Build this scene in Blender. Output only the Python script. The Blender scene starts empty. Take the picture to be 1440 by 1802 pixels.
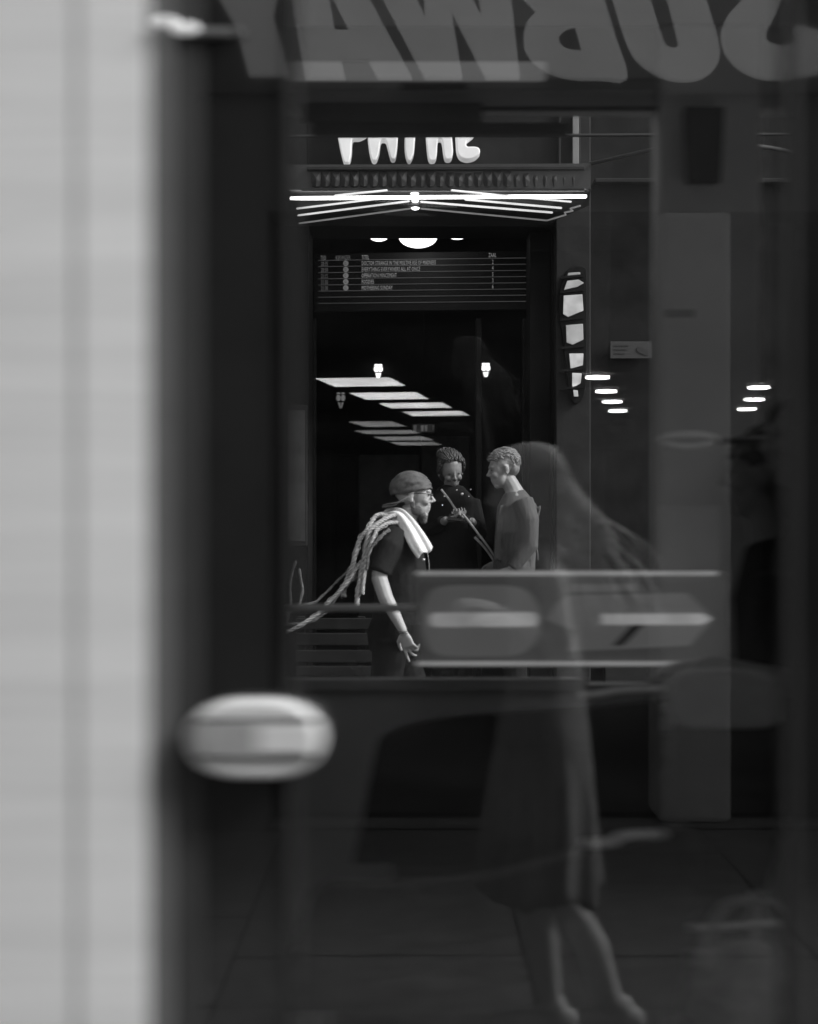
import bpy, bmesh, math, random
from mathutils import Vector, Matrix, Euler, noise

random.seed(7)
R = math.radians
SC = bpy.context.scene
COL = SC.collection

# ------------------------------------------------------------------ camera, sky, sun, exposure
F = 2700.0            # focal length in photo pixels (1440 x 1802 photo)
EYE = 1.55
cam_d = bpy.data.cameras.new('camera')
cam = bpy.data.objects.new('camera', cam_d)
COL.objects.link(cam)
cam.location = (0, 0, EYE)
cam.rotation_euler = (R(90), 0, 0)
cam_d.sensor_width = 36.0
cam_d.sensor_fit = 'AUTO'
cam_d.lens = F / 1802.0 * 36.0
cam_d.clip_end = 600
cam_d.dof.use_dof = True
cam_d.dof.focus_distance = 10.8
cam_d.dof.aperture_fstop = cam_d.lens / 19.0
cam_d.dof.aperture_ratio = 0.38      # anamorphic lens: wide, flat blur
SC.camera = cam

SUN_EL, SUN_AZ = R(40), R(-18)     # azimuth from +X towards -Y
world = bpy.data.worlds.new('World')
SC.world = world
world.use_nodes = True
wn = world.node_tree
wn.nodes.clear()
sky_n = wn.nodes.new('ShaderNodeTexSky')
sky_n.sky_type = 'NISHITA'
sky_n.sun_disc = False
sky_n.sun_elevation = SUN_EL
sky_n.sun_rotation = R(90) - SUN_AZ
sky_n.air_density = 1.6
sky_n.dust_density = 3.0
bw = wn.nodes.new('ShaderNodeRGBToBW')
bg = wn.nodes.new('ShaderNodeBackground')
bg.inputs['Strength'].default_value = 0.12
wo = wn.nodes.new('ShaderNodeOutputWorld')
wn.links.new(sky_n.outputs[0], bw.inputs[0])
wn.links.new(bw.outputs[0], bg.inputs['Color'])
wn.links.new(bg.outputs[0], wo.inputs['Surface'])

sun_d = bpy.data.lights.new('sun', 'SUN')
sun_d.energy = 2.3
sun_d.angle = R(14)
sun = bpy.data.objects.new('sun', sun_d)
COL.objects.link(sun)
sdir = Vector((math.cos(SUN_EL) * math.cos(SUN_AZ), math.cos(SUN_EL) * math.sin(SUN_AZ), math.sin(SUN_EL)))
sun.rotation_euler = sdir.to_track_quat('Z', 'Y').to_euler()

vs = SC.view_settings
vs.view_transform = 'Standard'
vs.look = 'None'
vs.exposure = 0.6
vs.gamma = 1.0
vs.use_curve_mapping = False
cy = SC.cycles
cy.max_bounces = 8
cy.diffuse_bounces = 3
cy.glossy_bounces = 4
cy.transparent_max_bounces = 24
cy.caustics_reflective = False
cy.caustics_refractive = False
cy.sample_clamp_indirect = 4.0
cy.use_denoising = True

GLASS_Y = 2.0         # the tram's near window pane; what stands behind the camera shows in it


def P(px, py, y):
    """A point at depth y (metres in front of the eye) measured on the photograph."""
    return Vector(((px - 720.0) * y / F, y, EYE + (901.0 - py) * y / F))


def V(px, py, y):
    """The same for what the pane mirrors: optical distance y, really standing behind the eye."""
    p = P(px, py, y)
    p.y = 2 * GLASS_Y - p.y
    return p


# ------------------------------------------------------------------ materials (a monochrome place: greys)
MATS = {}


def mat(name, v, rough=0.6, var=0.12, scale=12.0, bump=0.0, metal=0.0, spec=0.5, stretch=(1, 1, 1), coat=0.0, rvar=0.12):
    if name in MATS:
        return MATS[name]
    m = bpy.data.materials.new(name)
    m.use_nodes = True
    t = m.node_tree
    b = t.nodes['Principled BSDF']
    b.inputs['Roughness'].default_value = rough
    b.inputs['Metallic'].default_value = metal
    b.inputs['Specular IOR Level'].default_value = spec
    b.inputs['Coat Weight'].default_value = coat
    tc = t.nodes.new('ShaderNodeTexCoord')
    mp = t.nodes.new('ShaderNodeMapping')
    mp.inputs['Scale'].default_value = stretch
    nz = t.nodes.new('ShaderNodeTexNoise')
    nz.inputs['Scale'].default_value = scale
    nz.inputs['Detail'].default_value = 5
    nz.inputs['Roughness'].default_value = 0.62
    cr = t.nodes.new('ShaderNodeMapRange')
    cr.inputs['From Min'].default_value = 0.25
    cr.inputs['From Max'].default_value = 0.75
    cr.inputs['To Min'].default_value = v * (1 - var)
    cr.inputs['To Max'].default_value = v * (1 + var)
    t.links.new(tc.outputs['Object'], mp.inputs['Vector'])
    t.links.new(mp.outputs[0], nz.inputs['Vector'])
    t.links.new(nz.outputs['Fac'], cr.inputs['Value'])
    t.links.new(cr.outputs[0], b.inputs['Base Color'])
    rr = t.nodes.new('ShaderNodeMapRange')
    rr.inputs['To Min'].default_value = max(0.0, rough - rvar)
    rr.inputs['To Max'].default_value = min(1, rough + rvar)
    t.links.new(nz.outputs['Fac'], rr.inputs['Value'])
    t.links.new(rr.outputs[0], b.inputs['Roughness'])
    if bump:
        bp = t.nodes.new('ShaderNodeBump')
        bp.inputs['Strength'].default_value = bump
        bp.inputs['Distance'].default_value = 0.01
        t.links.new(nz.outputs['Fac'], bp.inputs['Height'])
        t.links.new(bp.outputs[0], b.inputs['Normal'])
    MATS[name] = m
    return m


def glow(name, strength, var=0.0, scale=20.0, base=0.5):
    """A lit lamp, tube or backlit face; also surfaces with added glow."""
    strength *= 0.66
    if name in MATS:
        return MATS[name]
    m = bpy.data.materials.new(name)
    m.use_nodes = True
    t = m.node_tree
    b = t.nodes['Principled BSDF']
    b.inputs['Base Color'].default_value = (base, base, base, 1)
    b.inputs['Roughness'].default_value = 0.5
    b.inputs['Emission Color'].default_value = (1, 1, 1, 1)
    b.inputs['Emission Strength'].default_value = strength
    if var:
        tc = t.nodes.new('ShaderNodeTexCoord')
        nz = t.nodes.new('ShaderNodeTexNoise')
        nz.inputs['Scale'].default_value = scale
        mr = t.nodes.new('ShaderNodeMapRange')
        mr.inputs['From Min'].default_value = 0.3
        mr.inputs['From Max'].default_value = 0.7
        mr.inputs['To Min'].default_value = strength * (1 - var)
        mr.inputs['To Max'].default_value = strength * (1 + var)
        t.links.new(tc.outputs['Object'], nz.inputs['Vector'])
        t.links.new(nz.outputs['Fac'], mr.inputs['Value'])
        t.links.new(mr.outputs[0], b.inputs['Emission Strength'])
    MATS[name] = m
    return m


def glass(name, ior=1.52, tint=1.0, dust=0.012):
    m = bpy.data.materials.new(name)
    m.use_nodes = True
    t = m.node_tree
    t.nodes.clear()
    o = t.nodes.new('ShaderNodeOutputMaterial')
    mx = t.nodes.new('ShaderNodeMixShader')
    fr = t.nodes.new('ShaderNodeFresnel')
    fr.inputs['IOR'].default_value = ior
    tr = t.nodes.new('ShaderNodeBsdfTransparent')
    tr.inputs['Color'].default_value = (tint, tint, tint, 1)
    gl = t.nodes.new('ShaderNodeBsdfGlossy')
    gl.inputs['Roughness'].default_value = 0.0
    gl.inputs['Color'].default_value = (1, 1, 1, 1)
    t.links.new(fr.outputs[0], mx.inputs[0])
    t.links.new(tr.outputs[0], mx.inputs[1])
    t.links.new(gl.outputs[0], mx.inputs[2])
    # a thin film of dust and wiped smears
    tc = t.nodes.new('ShaderNodeTexCoord')
    mp = t.nodes.new('ShaderNodeMapping')
    mp.inputs['Scale'].default_value = (1.0, 1.0, 4.0)
    nz = t.nodes.new('ShaderNodeTexNoise')
    nz.inputs['Scale'].default_value = 3.0
    nz.inputs['Detail'].default_value = 8
    nz.inputs['Roughness'].default_value = 0.7
    mr = t.nodes.new('ShaderNodeMapRange')
    mr.inputs['From Min'].default_value = 0.35
    mr.inputs['From Max'].default_value = 0.8
    mr.inputs['To Min'].default_value = 0.0
    mr.inputs['To Max'].default_value = dust
    df = t.nodes.new('ShaderNodeBsdfDiffuse')
    df.inputs['Color'].default_value = (.6, .6, .6, 1)
    m2 = t.nodes.new('ShaderNodeMixShader')
    t.links.new(tc.outputs['Object'], mp.inputs['Vector'])
    t.links.new(mp.outputs[0], nz.inputs['Vector'])
    t.links.new(nz.outputs['Fac'], mr.inputs['Value'])
    t.links.new(mr.outputs[0], m2.inputs[0])
    t.links.new(mx.outputs[0], m2.inputs[1])
    t.links.new(df.outputs[0], m2.inputs[2])
    t.links.new(m2.outputs[0], o.inputs['Surface'])
    MATS[name] = m
    return m


white_paint = mat('white_paint', 0.68, 0.45, 0.10, 2.2, coat=0.05, stretch=(.5, 1, 7))
frame_black = mat('frame_black', 0.012, 0.03, 0.25, 6, spec=0.8, rvar=0.015)
rubber = mat('rubber', 0.012, 0.7, 0.3, 30)
lamp_shell = mat('lamp_shell', 0.62, 0.3, 0.08, 20, coat=0.3)
lamp_band = mat('lamp_band', 0.3, 0.35, 0.15, 14)
metal = mat('brushed_metal', 0.9, 0.45, 0.06, 30, metal=0.1, stretch=(1, 8, 8))
pale_plastic = mat('pale_plastic', 0.9, 0.42, 0.1, 10)
mid_plastic = mat('mid_plastic', 0.2, 0.5, 0.12, 8)
dark_plastic = mat('dark_plastic', 0.05, 0.5, 0.2, 10)
tram_ceiling = mat('tram_ceiling', 0.8, 0.5, 0.1, 3)
tram_wall = mat('tram_wall', 0.4, 0.55, 0.15, 4)
tram_floor = mat('tram_floor', 0.22, 0.6, 0.3, 30)
seat_fabric = mat('seat_fabric', 0.01, 0.9, 0.35, 60, bump=0.3)
sticker_grey = mat('sticker_grey', 0.66, 0.5, 0.1, 8)
sticker_pale = mat('sticker_pale', 0.92, 0.45, 0.06, 10)
sticker_dark = mat('sticker_dark', 0.09, 0.5, 0.1, 10)
panel_grey = mat('panel_grey', 0.4, 0.5, 0.12, 5)
asphalt = mat('asphalt', 0.08, 0.85, 0.35, 14, bump=0.5)
paving = mat('paving', 0.2, 0.7, 0.25, 9, bump=0.3)
stone_dark = mat('stone_dark', 0.013, 0.6, 0.7, 3.5, bump=0.4, spec=0.12)
stone_mid = mat('stone_mid', 0.026, 0.65, 0.3, 6, bump=0.4, spec=0.12)
stone_black = mat('stone_black', 0.018, 0.5, 0.35, 7, spec=0.12)
foyer_dark = mat('foyer_dark', 0.02, 0.6, 0.4, 4, spec=0.12)
foyer_mid = mat('foyer_mid', 0.4, 0.6, 0.3, 5)
carpet = mat('carpet', 0.03, 0.95, 0.4, 25)
canopy_under = mat('canopy_under', 0.03, 0.45, 0.3, 6)
scallop_m = mat('scallop', 0.02, 0.5, 0.5, 40, spec=.25)
leading = mat('leading', 0.01, 0.6, 0.2, 20, spec=0.1)
brick_plain = mat('render_grey', 0.2, 0.75, 0.22, 3, bump=0.2)
sign_face = mat('sign_face', 0.12, 0.4, 0.15, 2)
shop_dark = mat('shop_dark', 0.02, 0.7, 0.3, 4)
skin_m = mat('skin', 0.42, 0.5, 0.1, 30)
skin_dim = mat('skin_shaded', 0.2, 0.5, 0.12, 30)  # darkened to imitate canopy shade on the woman; passengers share it
cloth_black = mat('cloth_black', 0.008, 0.9, 0.3, 40, bump=0.3, spec=0.2)
cloth_dark = mat('cloth_dark', 0.018, 0.9, 0.35, 30, bump=0.4, spec=0.2)
cloth_char = mat('cloth_charcoal', 0.07, 0.85, 0.4, 22, bump=0.5, stretch=(3, 3, 0.6))
cloth_dress = mat('cloth_dress', 0.36, 0.85, 0.22, 10, bump=0.3, stretch=(3, 3, 0.5))
cap_m = mat('cap_cloth', 0.075, 0.7, 0.75, 22, bump=0.3)
towel_m = mat('towel', 0.78, 0.95, 0.08, 60, bump=0.5)
fringe_m = mat('fringe', 0.42, 0.95, 0.3, 50, bump=0.5)
hair_dark = mat('hair_dark', 0.03, 0.5, 0.5, 60)
hair_blond = mat('hair_blond', 0.2, 0.5, 0.4, 60)
hair_brown = mat('hair_brown', 0.06, 0.5, 0.5, 60)
hair_long = mat('hair_long', 0.9, 0.4, 0.35, 40, stretch=(4, 4, 0.6))
beard_m = mat('beard', 0.12, 0.8, 0.5, 90, bump=0.6)
shoe_pale = mat('shoe_pale', 0.8, 0.6, 0.1, 20)
lens_m = mat('lens_black', 0.02, 0.15, 0.1, 20)
bag_pale = mat('bag_pale', 0.4, 0.8, 0.7, 14, bump=0.5)
cable_m = mat('cable', 0.015, 0.6, 0.2, 20)
pane_m = glass('window_glass')
far_pane_m = glass('coated_glass', 1.16)


# ------------------------------------------------------------------ object helpers
def tag(o, label=None, cat=None, group=None, kind=None):
    if label:
        o['label'] = label
    if cat:
        o['category'] = cat
    if group:
        o['group'] = group
    if kind:
        o['kind'] = kind
    return o


def link_mesh(name, me, m, parent=None, smooth=False):
    if m is not None:
        me.materials.clear()
        me.materials.append(m)
    if smooth:
        me.polygons.foreach_set('use_smooth', [True] * len(me.polygons))
    o = bpy.data.objects.new(name, me)
    COL.objects.link(o)
    if parent is not None:
        o.parent = parent
        o.matrix_parent_inverse = parent.matrix_world.inverted()
    return o


def obj(name, bm, m, parent=None, smooth=False):
    bmesh.ops.recalc_face_normals(bm, faces=bm.faces)
    me = bpy.data.meshes.new(name)
    bm.to_mesh(me)
    bm.free()
    return link_mesh(name, me, m, parent, smooth)


def empty(name, loc=(0, 0, 0)):
    o = bpy.data.objects.new(name, None)
    o.empty_display_size = 0.1
    COL.objects.link(o)
    o.location = loc
    o.matrix_world = Matrix.Translation(Vector(loc))
    return o


def add_box(bm, x0, x1, y0, y1, z0, z1, bevel=0.0):
    vsn = [bm.verts.new((x, y, z)) for x in (x0, x1) for y in (y0, y1) for z in (z0, z1)]
    fs = []
    for a in ((0, 1, 3, 2), (4, 6, 7, 5), (0, 4, 5, 1), (2, 3, 7, 6), (0, 2, 6, 4), (1, 5, 7, 3)):
        fs.append(bm.faces.new([vsn[i] for i in a]))
    if bevel:
        es = list({e for f in fs for e in f.edges})
        bmesh.ops.bevel(bm, geom=es, offset=bevel, segments=2, affect='EDGES', profile=0.5)
    return bm


def box(name, x0, x1, y0, y1, z0, z1, m, parent=None, bevel=0.0):
    bm = bmesh.new()
    add_box(bm, x0, x1, y0, y1, z0, z1, bevel)
    return obj(name, bm, m, parent)


def pbox(name, px0, px1, py0, py1, y, th, m, parent=None, bevel=0.0):
    """A board measured on the photo with its front at depth y."""
    a, b = P(px0, py1, y), P(px1, py0, y)
    return box(name, a.x, b.x, y, y + th, a.z, b.z, m, parent, bevel)


def frame_of(d, ref):
    d = d.normalized()
    s = ref - d * ref.dot(d)
    if s.length < 1e-4:
        s = Vector((1, 0, 0)) - d * d.x
        if s.length < 1e-4:
            s = Vector((0, 1, 0))
    s.normalize()
    return s, d.cross(s).normalized()


def add_tube(bm, pts, radii, seg=12, ref=Vector((0, 1, 0)), round_cap=0.6):
    """A tapering tube; a radius may be (along ref, across)."""
    pts = [Vector(p) for p in pts]
    if not isinstance(radii, (list, tuple)) or (isinstance(radii, tuple) and len(radii) == 2 and len(pts) != 2):
        radii = [radii] * len(pts)
    rr = [(r, r) if not isinstance(r, (tuple, list)) else r for r in radii]
    rings = []
    n = len(pts)

    def ring(c, s, b, r):
        return [bm.verts.new(c + s * (math.cos(2 * math.pi * k / seg) * r[0]) + b * (math.sin(2 * math.pi * k / seg) * r[1])) for k in range(seg)]
    for i, p in enumerate(pts):
        d = (pts[min(i + 1, n - 1)] - pts[max(i - 1, 0)])
        s, b = frame_of(d, ref)
        if i == 0 and round_cap:
            dd = (pts[1] - pts[0]).normalized()
            c = min(rr[0]) * round_cap
            rings.append(ring(p - dd * c * 0.8, s, b, (rr[0][0] * .6, rr[0][1] * .6)))
        rings.append(ring(p, s, b, rr[i]))
        if i == n - 1 and round_cap:
            dd = (pts[-1] - pts[-2]).normalized()
            c = min(rr[-1]) * round_cap
            rings.append(ring(p + dd * c * 0.8, s, b, (rr[-1][0] * .6, rr[-1][1] * .6)))
    for a, b in zip(rings, rings[1:]):
        for k in range(seg):
            bm.faces.new((a[k], a[(k + 1) % seg], b[(k + 1) % seg], b[k]))
    bm.faces.new(rings[0][::-1])
    bm.faces.new(rings[-1])
    return bm


def add_ell(bm, c, r, rot=None, seg=16, rings=10):
    mt = Matrix.Translation(Vector(c))
    if rot is not None:
        mt = mt @ rot.to_4x4()
    mt = mt @ Matrix.Diagonal((r[0], r[1], r[2], 1))
    bmesh.ops.create_uvsphere(bm, u_segments=seg, v_segments=rings, radius=1.0, matrix=mt)
    return bm


def spline(pts, n=6):
    """Catmull-Rom through the points."""
    pts = [Vector(p) for p in pts]
    out = []
    for i in range(len(pts) - 1):
        p0, p1, p2, p3 = pts[max(i - 1, 0)], pts[i], pts[i + 1], pts[min(i + 2, len(pts) - 1)]
        for k in range(n):
            t = k / n
            out.append(0.5 * ((2 * p1) + (p2 - p0) * t + (2 * p0 - 5 * p1 + 4 * p2 - p3) * t * t + (3 * p1 - p0 - 3 * p2 + p3) * t ** 3))
    out.append(pts[-1])
    return out


def tube(name, pts, radii, m, parent=None, seg=10, ref=Vector((0, 1, 0))):
    bm = bmesh.new()
    add_tube(bm, pts, radii, seg, ref)
    return obj(name, bm, m, parent, True)


def blob(name, bm, voxel, m, parent=None, smooth_it=4, factor=0.5):
    """Fuse overlapping closed shapes into one continuous skin."""
    bmesh.ops.recalc_face_normals(bm, faces=bm.faces)
    me = bpy.data.meshes.new(name + '_cage')
    bm.to_mesh(me)
    bm.free()
    tmp = bpy.data.objects.new('cage', me)
    COL.objects.link(tmp)
    md = tmp.modifiers.new('r', 'REMESH')
    md.mode = 'VOXEL'
    md.voxel_size = voxel
    if smooth_it:
        sm = tmp.modifiers.new('s', 'SMOOTH')
        sm.factor = factor
        sm.iterations = smooth_it
    dg = bpy.context.evaluated_depsgraph_get()
    out = bpy.data.meshes.new_from_object(tmp.evaluated_get(dg))
    out.name = name
    bpy.data.objects.remove(tmp)
    bpy.data.meshes.remove(me)
    return link_mesh(name, out, m, parent, True)


def curve_mesh(loops, depth, bevel=0.0):
    """Flat outline with holes in the XZ plane, thickness along Y, as a mesh."""
    cu = bpy.data.curves.new('outline', 'CURVE')
    cu.dimensions = '2D'
    cu.fill_mode = 'BOTH'
    cu.extrude = depth / 2
    cu.bevel_depth = bevel
    cu.bevel_resolution = 2
    for lp in loops:
        sp = cu.splines.new('POLY')
        sp.points.add(len(lp) - 1)
        for q, (x, z) in zip(sp.points, lp):
            q.co = (x, z, 0, 1)
        sp.use_cyclic_u = True
    o = bpy.data.objects.new('outline', cu)
    COL.objects.link(o)
    dg = bpy.context.evaluated_depsgraph_get()
    me = bpy.data.meshes.new_from_object(o.evaluated_get(dg))
    bpy.data.objects.remove(o)
    bpy.data.curves.remove(cu)
    me.transform(Matrix.Rotation(R(90), 4, 'X'))
    return me


def rounded(loop, n=4):
    """Closed Catmull-Rom through a polygon's corners."""
    pts = [Vector((a, b, 0)) for a, b in loop]
    k = len(pts)
    out = []
    for i in range(k):
        p0, p1, p2, p3 = pts[i - 1], pts[i], pts[(i + 1) % k], pts[(i + 2) % k]
        for j in range(n):
            t = j / n
            q = 0.5 * ((2 * p1) + (p2 - p0) * t + (2 * p0 - 5 * p1 + 4 * p2 - p3) * t * t + (3 * p1 - p0 - 3 * p2 + p3) * t ** 3)
            out.append((q.x, q.y))
    return out


def cutout(name, loops, y, depth, m, parent=None, bevel=0.0, mirror=False):
    """Outline given in photo pixels, built as a solid at depth y (or at its mirrored place)."""
    cv = []
    for lp in loops:
        cv.append([(P(a, b, y).x, P(a, b, y).z) for a, b in lp])
    me = curve_mesh(cv, depth, bevel)
    yy = 2 * GLASS_Y - y if mirror else y
    me.transform(Matrix.Translation((0, yy, 0)))
    return link_mesh(name, me, m, parent)


def text(name, s, px, py, y, h_px, m, parent=None, sx=0.6, rot=None):
    """Lettering whose baseline-left is at photo pixel (px, py)."""
    cu = bpy.data.curves.new('t', 'FONT')
    cu.body = s
    cu.size = 1.0
    cu.extrude = 0.004
    cu.resolution_u = 2
    cu.offset = 0.0
    cu.space_character = 1.06
    o = bpy.data.objects.new('t', cu)
    COL.objects.link(o)
    dg = bpy.context.evaluated_depsgraph_get()
    me = bpy.data.meshes.new_from_object(o.evaluated_get(dg))
    bpy.data.objects.remove(o)
    bpy.data.curves.remove(cu)
    h = h_px * y / F / 0.69
    me.transform(Matrix.Translation(P(px, py, y)) @ Matrix.Rotation(R(90), 4, 'X') @ Matrix.Diagonal((h * sx, h, h, 1)))
    if rot is not None:
        me.transform(rot)
    return link_mesh(name, me, m, parent)


def revolve(name, profile, c, m, parent=None, seg=32):
    """profile: (radius, z) from bottom to top about the vertical through c."""
    bm = bmesh.new()
    rings = []
    for r, z in profile:
        rings.append([bm.verts.new((c[0] + math.cos(2 * math.pi * k / seg) * r, c[1] + math.sin(2 * math.pi * k / seg) * r, c[2] + z)) for k in range(seg)])
    for a, b in zip(rings, rings[1:]):
        for k in range(seg):
            bm.faces.new((a[k], a[(k + 1) % seg], b[(k + 1) % seg], b[k]))
    bm.faces.new(rings[0][::-1])
    bm.faces.new(rings[-1])
    return obj(name, bm, m, parent, True)


# ------------------------------------------------------------------ ground
tag(box('ground', -90, 90, -60, 120, -0.3, 0.0, asphalt), kind='structure')
pav = tag(box('pavement', -4.6, 5.4, -3.38, 1.36, 0.0, 0.004, mat('mortar', 0.03, 0.9, 0.3, 20)), kind='structure')
slab_me = None
for i in range(10):
    for j in range(9):
        w, d = 0.995, 0.52
        if slab_me is None:
            bm = bmesh.new()
            add_box(bm, 0.001, w - 0.001, 0.001, d - 0.001, 0.0, 0.02, 0.003)
            me = bpy.data.meshes.new('slab')
            bm.to_mesh(me)
            bm.free()
            me.materials.append(paving)
            slab_me = me
        o = bpy.data.objects.new('slab', slab_me)
        COL.objects.link(o)
        o.parent = pav
        o.location = (-4.6 + i * 1.0 + (0.0 if j % 2 else 0.0), -3.37 + j * 0.525, 0.004 + random.uniform(-0.003, 0.002))
        o.rotation_euler = (random.uniform(-.002, .002), random.uniform(-.002, .002), 0)

# ------------------------------------------------------------------ cinema across the street
cin = tag(empty('cinema_building', (0.2, 11, 0)), 'dark cinema front with neon-lit canopy and glowing letters over its entrance', 'cinema')
YF = 11.0
xl, xr = P(543, 0, YF).x, P(972, 0, YF).x
lint = P(0, 398, YF).z
box('front_wall', -9, xl, YF, YF + 0.5, 0, 5.6, stone_dark, cin)
box('front_wall', xr, 12, YF, YF + 0.5, 0, 5.6, stone_dark, cin)
box('front_wall', xl, xr, YF, YF + 0.5, lint, 5.6, stone_dark, cin)
# pilasters with stepped edges
for a, b, pr, hh in ((978, 1040, 0.14, 5.4), (462, 500, 0.12, 5.4)):
    x0, x1 = P(a, 0, YF - pr).x, P(b, 0, YF - pr).x
    box('pilaster', x0, x1, YF - pr, YF - 0.002, 0, hh, stone_mid, cin, 0.01)
box('plinth', P(1062, 0, YF).x, 9, YF - 0.06, YF - 0.002, 0, 0.75, stone_mid, cin, 0.01)
box('string_course', P(1042, 0, YF).x + 0.01, 9, YF - 0.09, YF - 0.002, P(0, 326, YF).z, P(0, 318, YF).z, stone_mid, cin, 0.008)
# foyer
fx0, fx1, fz = -1.75, 2.45, 4.15
box('foyer_wall', fx0 - .2, fx0, YF + .5, 19.5, 0, fz, foyer_dark, cin)
box('foyer_wall', fx1, fx1 + .2, YF + .5, 19.5, 0, fz, foyer_dark, cin)
box('foyer_wall', fx0 - .2, fx1 + .2, 19.5, 19.7, 0, fz, foyer_dark, cin)
box('foyer_ceiling', fx0 - .2, fx1 + .2, YF + .5, 19.7, fz, fz + .2, foyer_dark, cin)
box('foyer_floor', fx0, fx1, YF + .02, 19.5, 0.002, 0.012, carpet, cin)
for k in range(4):
    box('ceiling_beam', fx0, fx1, 12.9 + k * 1.7, 13.15 + k * 1.7, fz - 0.18, fz - 0.002, foyer_dark, cin, 0.01)
# doorway, portal and panels inside
for a, b in ((545, 556), (838, 848), (920, 932)):
    p0, p1 = P(a, 0, 11.7), P(b, 0, 11.7)
    box('door_post', p0.x, p1.x, 11.7, 11.78, 0.012, P(0, 560, 11.7).z, stone_black, cin, 0.006)
box('portal_jamb', P(932, 0, 11.2).x, P(972, 0, 11.2).x + .05, 11.2, 11.5 - .002, 0, lint, stone_black, cin, 0.01)
pbox('wall_panel', 742, 826, 768, 1120, 18.9, 0.06, foyer_mid, cin, 0.02)
pbox('wall_panel', 632, 738, 800, 1120, 18.9, 0.06, foyer_mid, cin, 0.02)
pbox('wall_panel', 590, 626, 800, 1120, 18.9, 0.06, foyer_dark, cin, 0.02)
# poster case on the left of the entrance
case = pbox('poster_case', 503, 541, 712, 962, 10.86, 0.05, stone_mid, cin, 0.01)
pbox('poster_sheet', 507, 537, 722, 952, 10.855, 0.003, mat('poster', 0.06, 0.4, 0.6, 5), case)
# small enamel notice on the wall
nt = pbox('notice_plate', 1074, 1147, 601, 631, YF - 0.05, 0.012, mat('notice', 0.045, 0.5, 0.1, 20), cin, 0.003)
for k in range(3):
    pbox('notice_line', 1081, 1106 - 3 * k, 607 + k * 7, 609 + k * 7, YF - 0.053, 0.003, mat('notice_ink', 0.025, 0.5, 0.1, 20), nt)
cutout('notice_mark', [rounded([(1123, 610), (1132, 613), (1141, 619), (1139, 625), (1128, 622), (1121, 617)])], YF - 0.053, 0.003, mat('notice_dark', 0.03, 0.5, 0.1, 20), nt)
# lit leaded side window
pane_shapes = [([(1001, 481), (1020, 480), (1021, 484), (999, 486)], 0.12), ([(999, 495), (1018, 493), (1026, 498), (1016, 504), (994, 509)], 0.26), ([(993, 521), (1024, 519), (1026, 546), (1000, 557), (992, 552)], 0.36),
               ([(997, 573), (1025, 571), (1026, 597), (1008, 606), (998, 602)], 0.24), ([(1003, 623), (1026, 623), (1025, 642), (1005, 648)], 0.45), ([(1008, 657), (1023, 658), (1021, 674), (1008, 682)], 0.62), ([(1010, 687), (1016, 688), (1017, 697), (1011, 697)], 0.4)]
swin = cutout('side_window', [rounded([(1004, 472), (1028, 472), (1031, 500), (1031, 660), (1022, 704), (1006, 704), (998, 660), (990, 590), (985, 560), (985, 518), (992, 492)], 3)], 10.85, 0.03, leading, cin, 0.003)
for k, (lp, e) in enumerate(pane_shapes):
    cutout('pane', [lp], 10.825, 0.012, glow('lit_pane_%d' % k, e * .72, 0.4, 14.0, 0.3), swin, 0.003)
for a in (488, 513, 562, 612, 652, 684):
    cutout('leading_bar', [[(986, a - 2), (1029, a - 6), (1029, a - 2), (986, a + 3)]], 10.822, 0.012, leading, swin)
# canopy
ZC = 3.60
can = cutout('canopy', [[(0, 0), (1, 0), (1, 1)]], 10, 0.1, canopy_under, cin)  # replaced below by its real prow shape
bpy.data.objects.remove(can)


def at_z(px, py, z):
    y = (z - EYE) * F / (901.0 - py)
    return P(px, py, y)


bm = bmesh.new()
plan = [at_z(500, 334, ZC), at_z(1040, 332, ZC), at_z(1036, 362, ZC), at_z(968, 392, ZC), (1.15, YF - .004, ZC), (-0.95, YF - .004, ZC), at_z(500, 397, ZC)]
plan = [Vector((p[0], p[1], 0)) for p in plan]
vb = [bm.verts.new((p.x, p.y, ZC)) for p in plan]
vt = [bm.verts.new((p.x, p.y, ZC + 0.16)) for p in plan]
bm.faces.new(vb)
bm.faces.new(vt[::-1])
for k in range(len(plan)):
    bm.faces.new((vb[k], vb[(k + 1) % len(plan)], vt[(k + 1) % len(plan)], vt[k]))
can = obj('canopy', bm, canopy_under, cin)
yc0 = at_z(700, 334, ZC).y
# fascia carrying the letters
fas = box('fascia', P(540, 0, 9.95).x, P(1022, 0, 9.95).x, 9.93, 10.0, ZC + .165, 4.5, stone_dark, cin, 0.01)
for a, b in ((1008, 1019), (983, 987)):
    x0, x1 = P(a, 0, 9.9).x, P(b, 0, 9.9).x
    box('fascia_trim', x0, x1, 9.9, 9.928, P(0, 300, 9.9).z, 4.4, stone_mid if a < 1000 else brick_plain, fas, 0.003)
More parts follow.
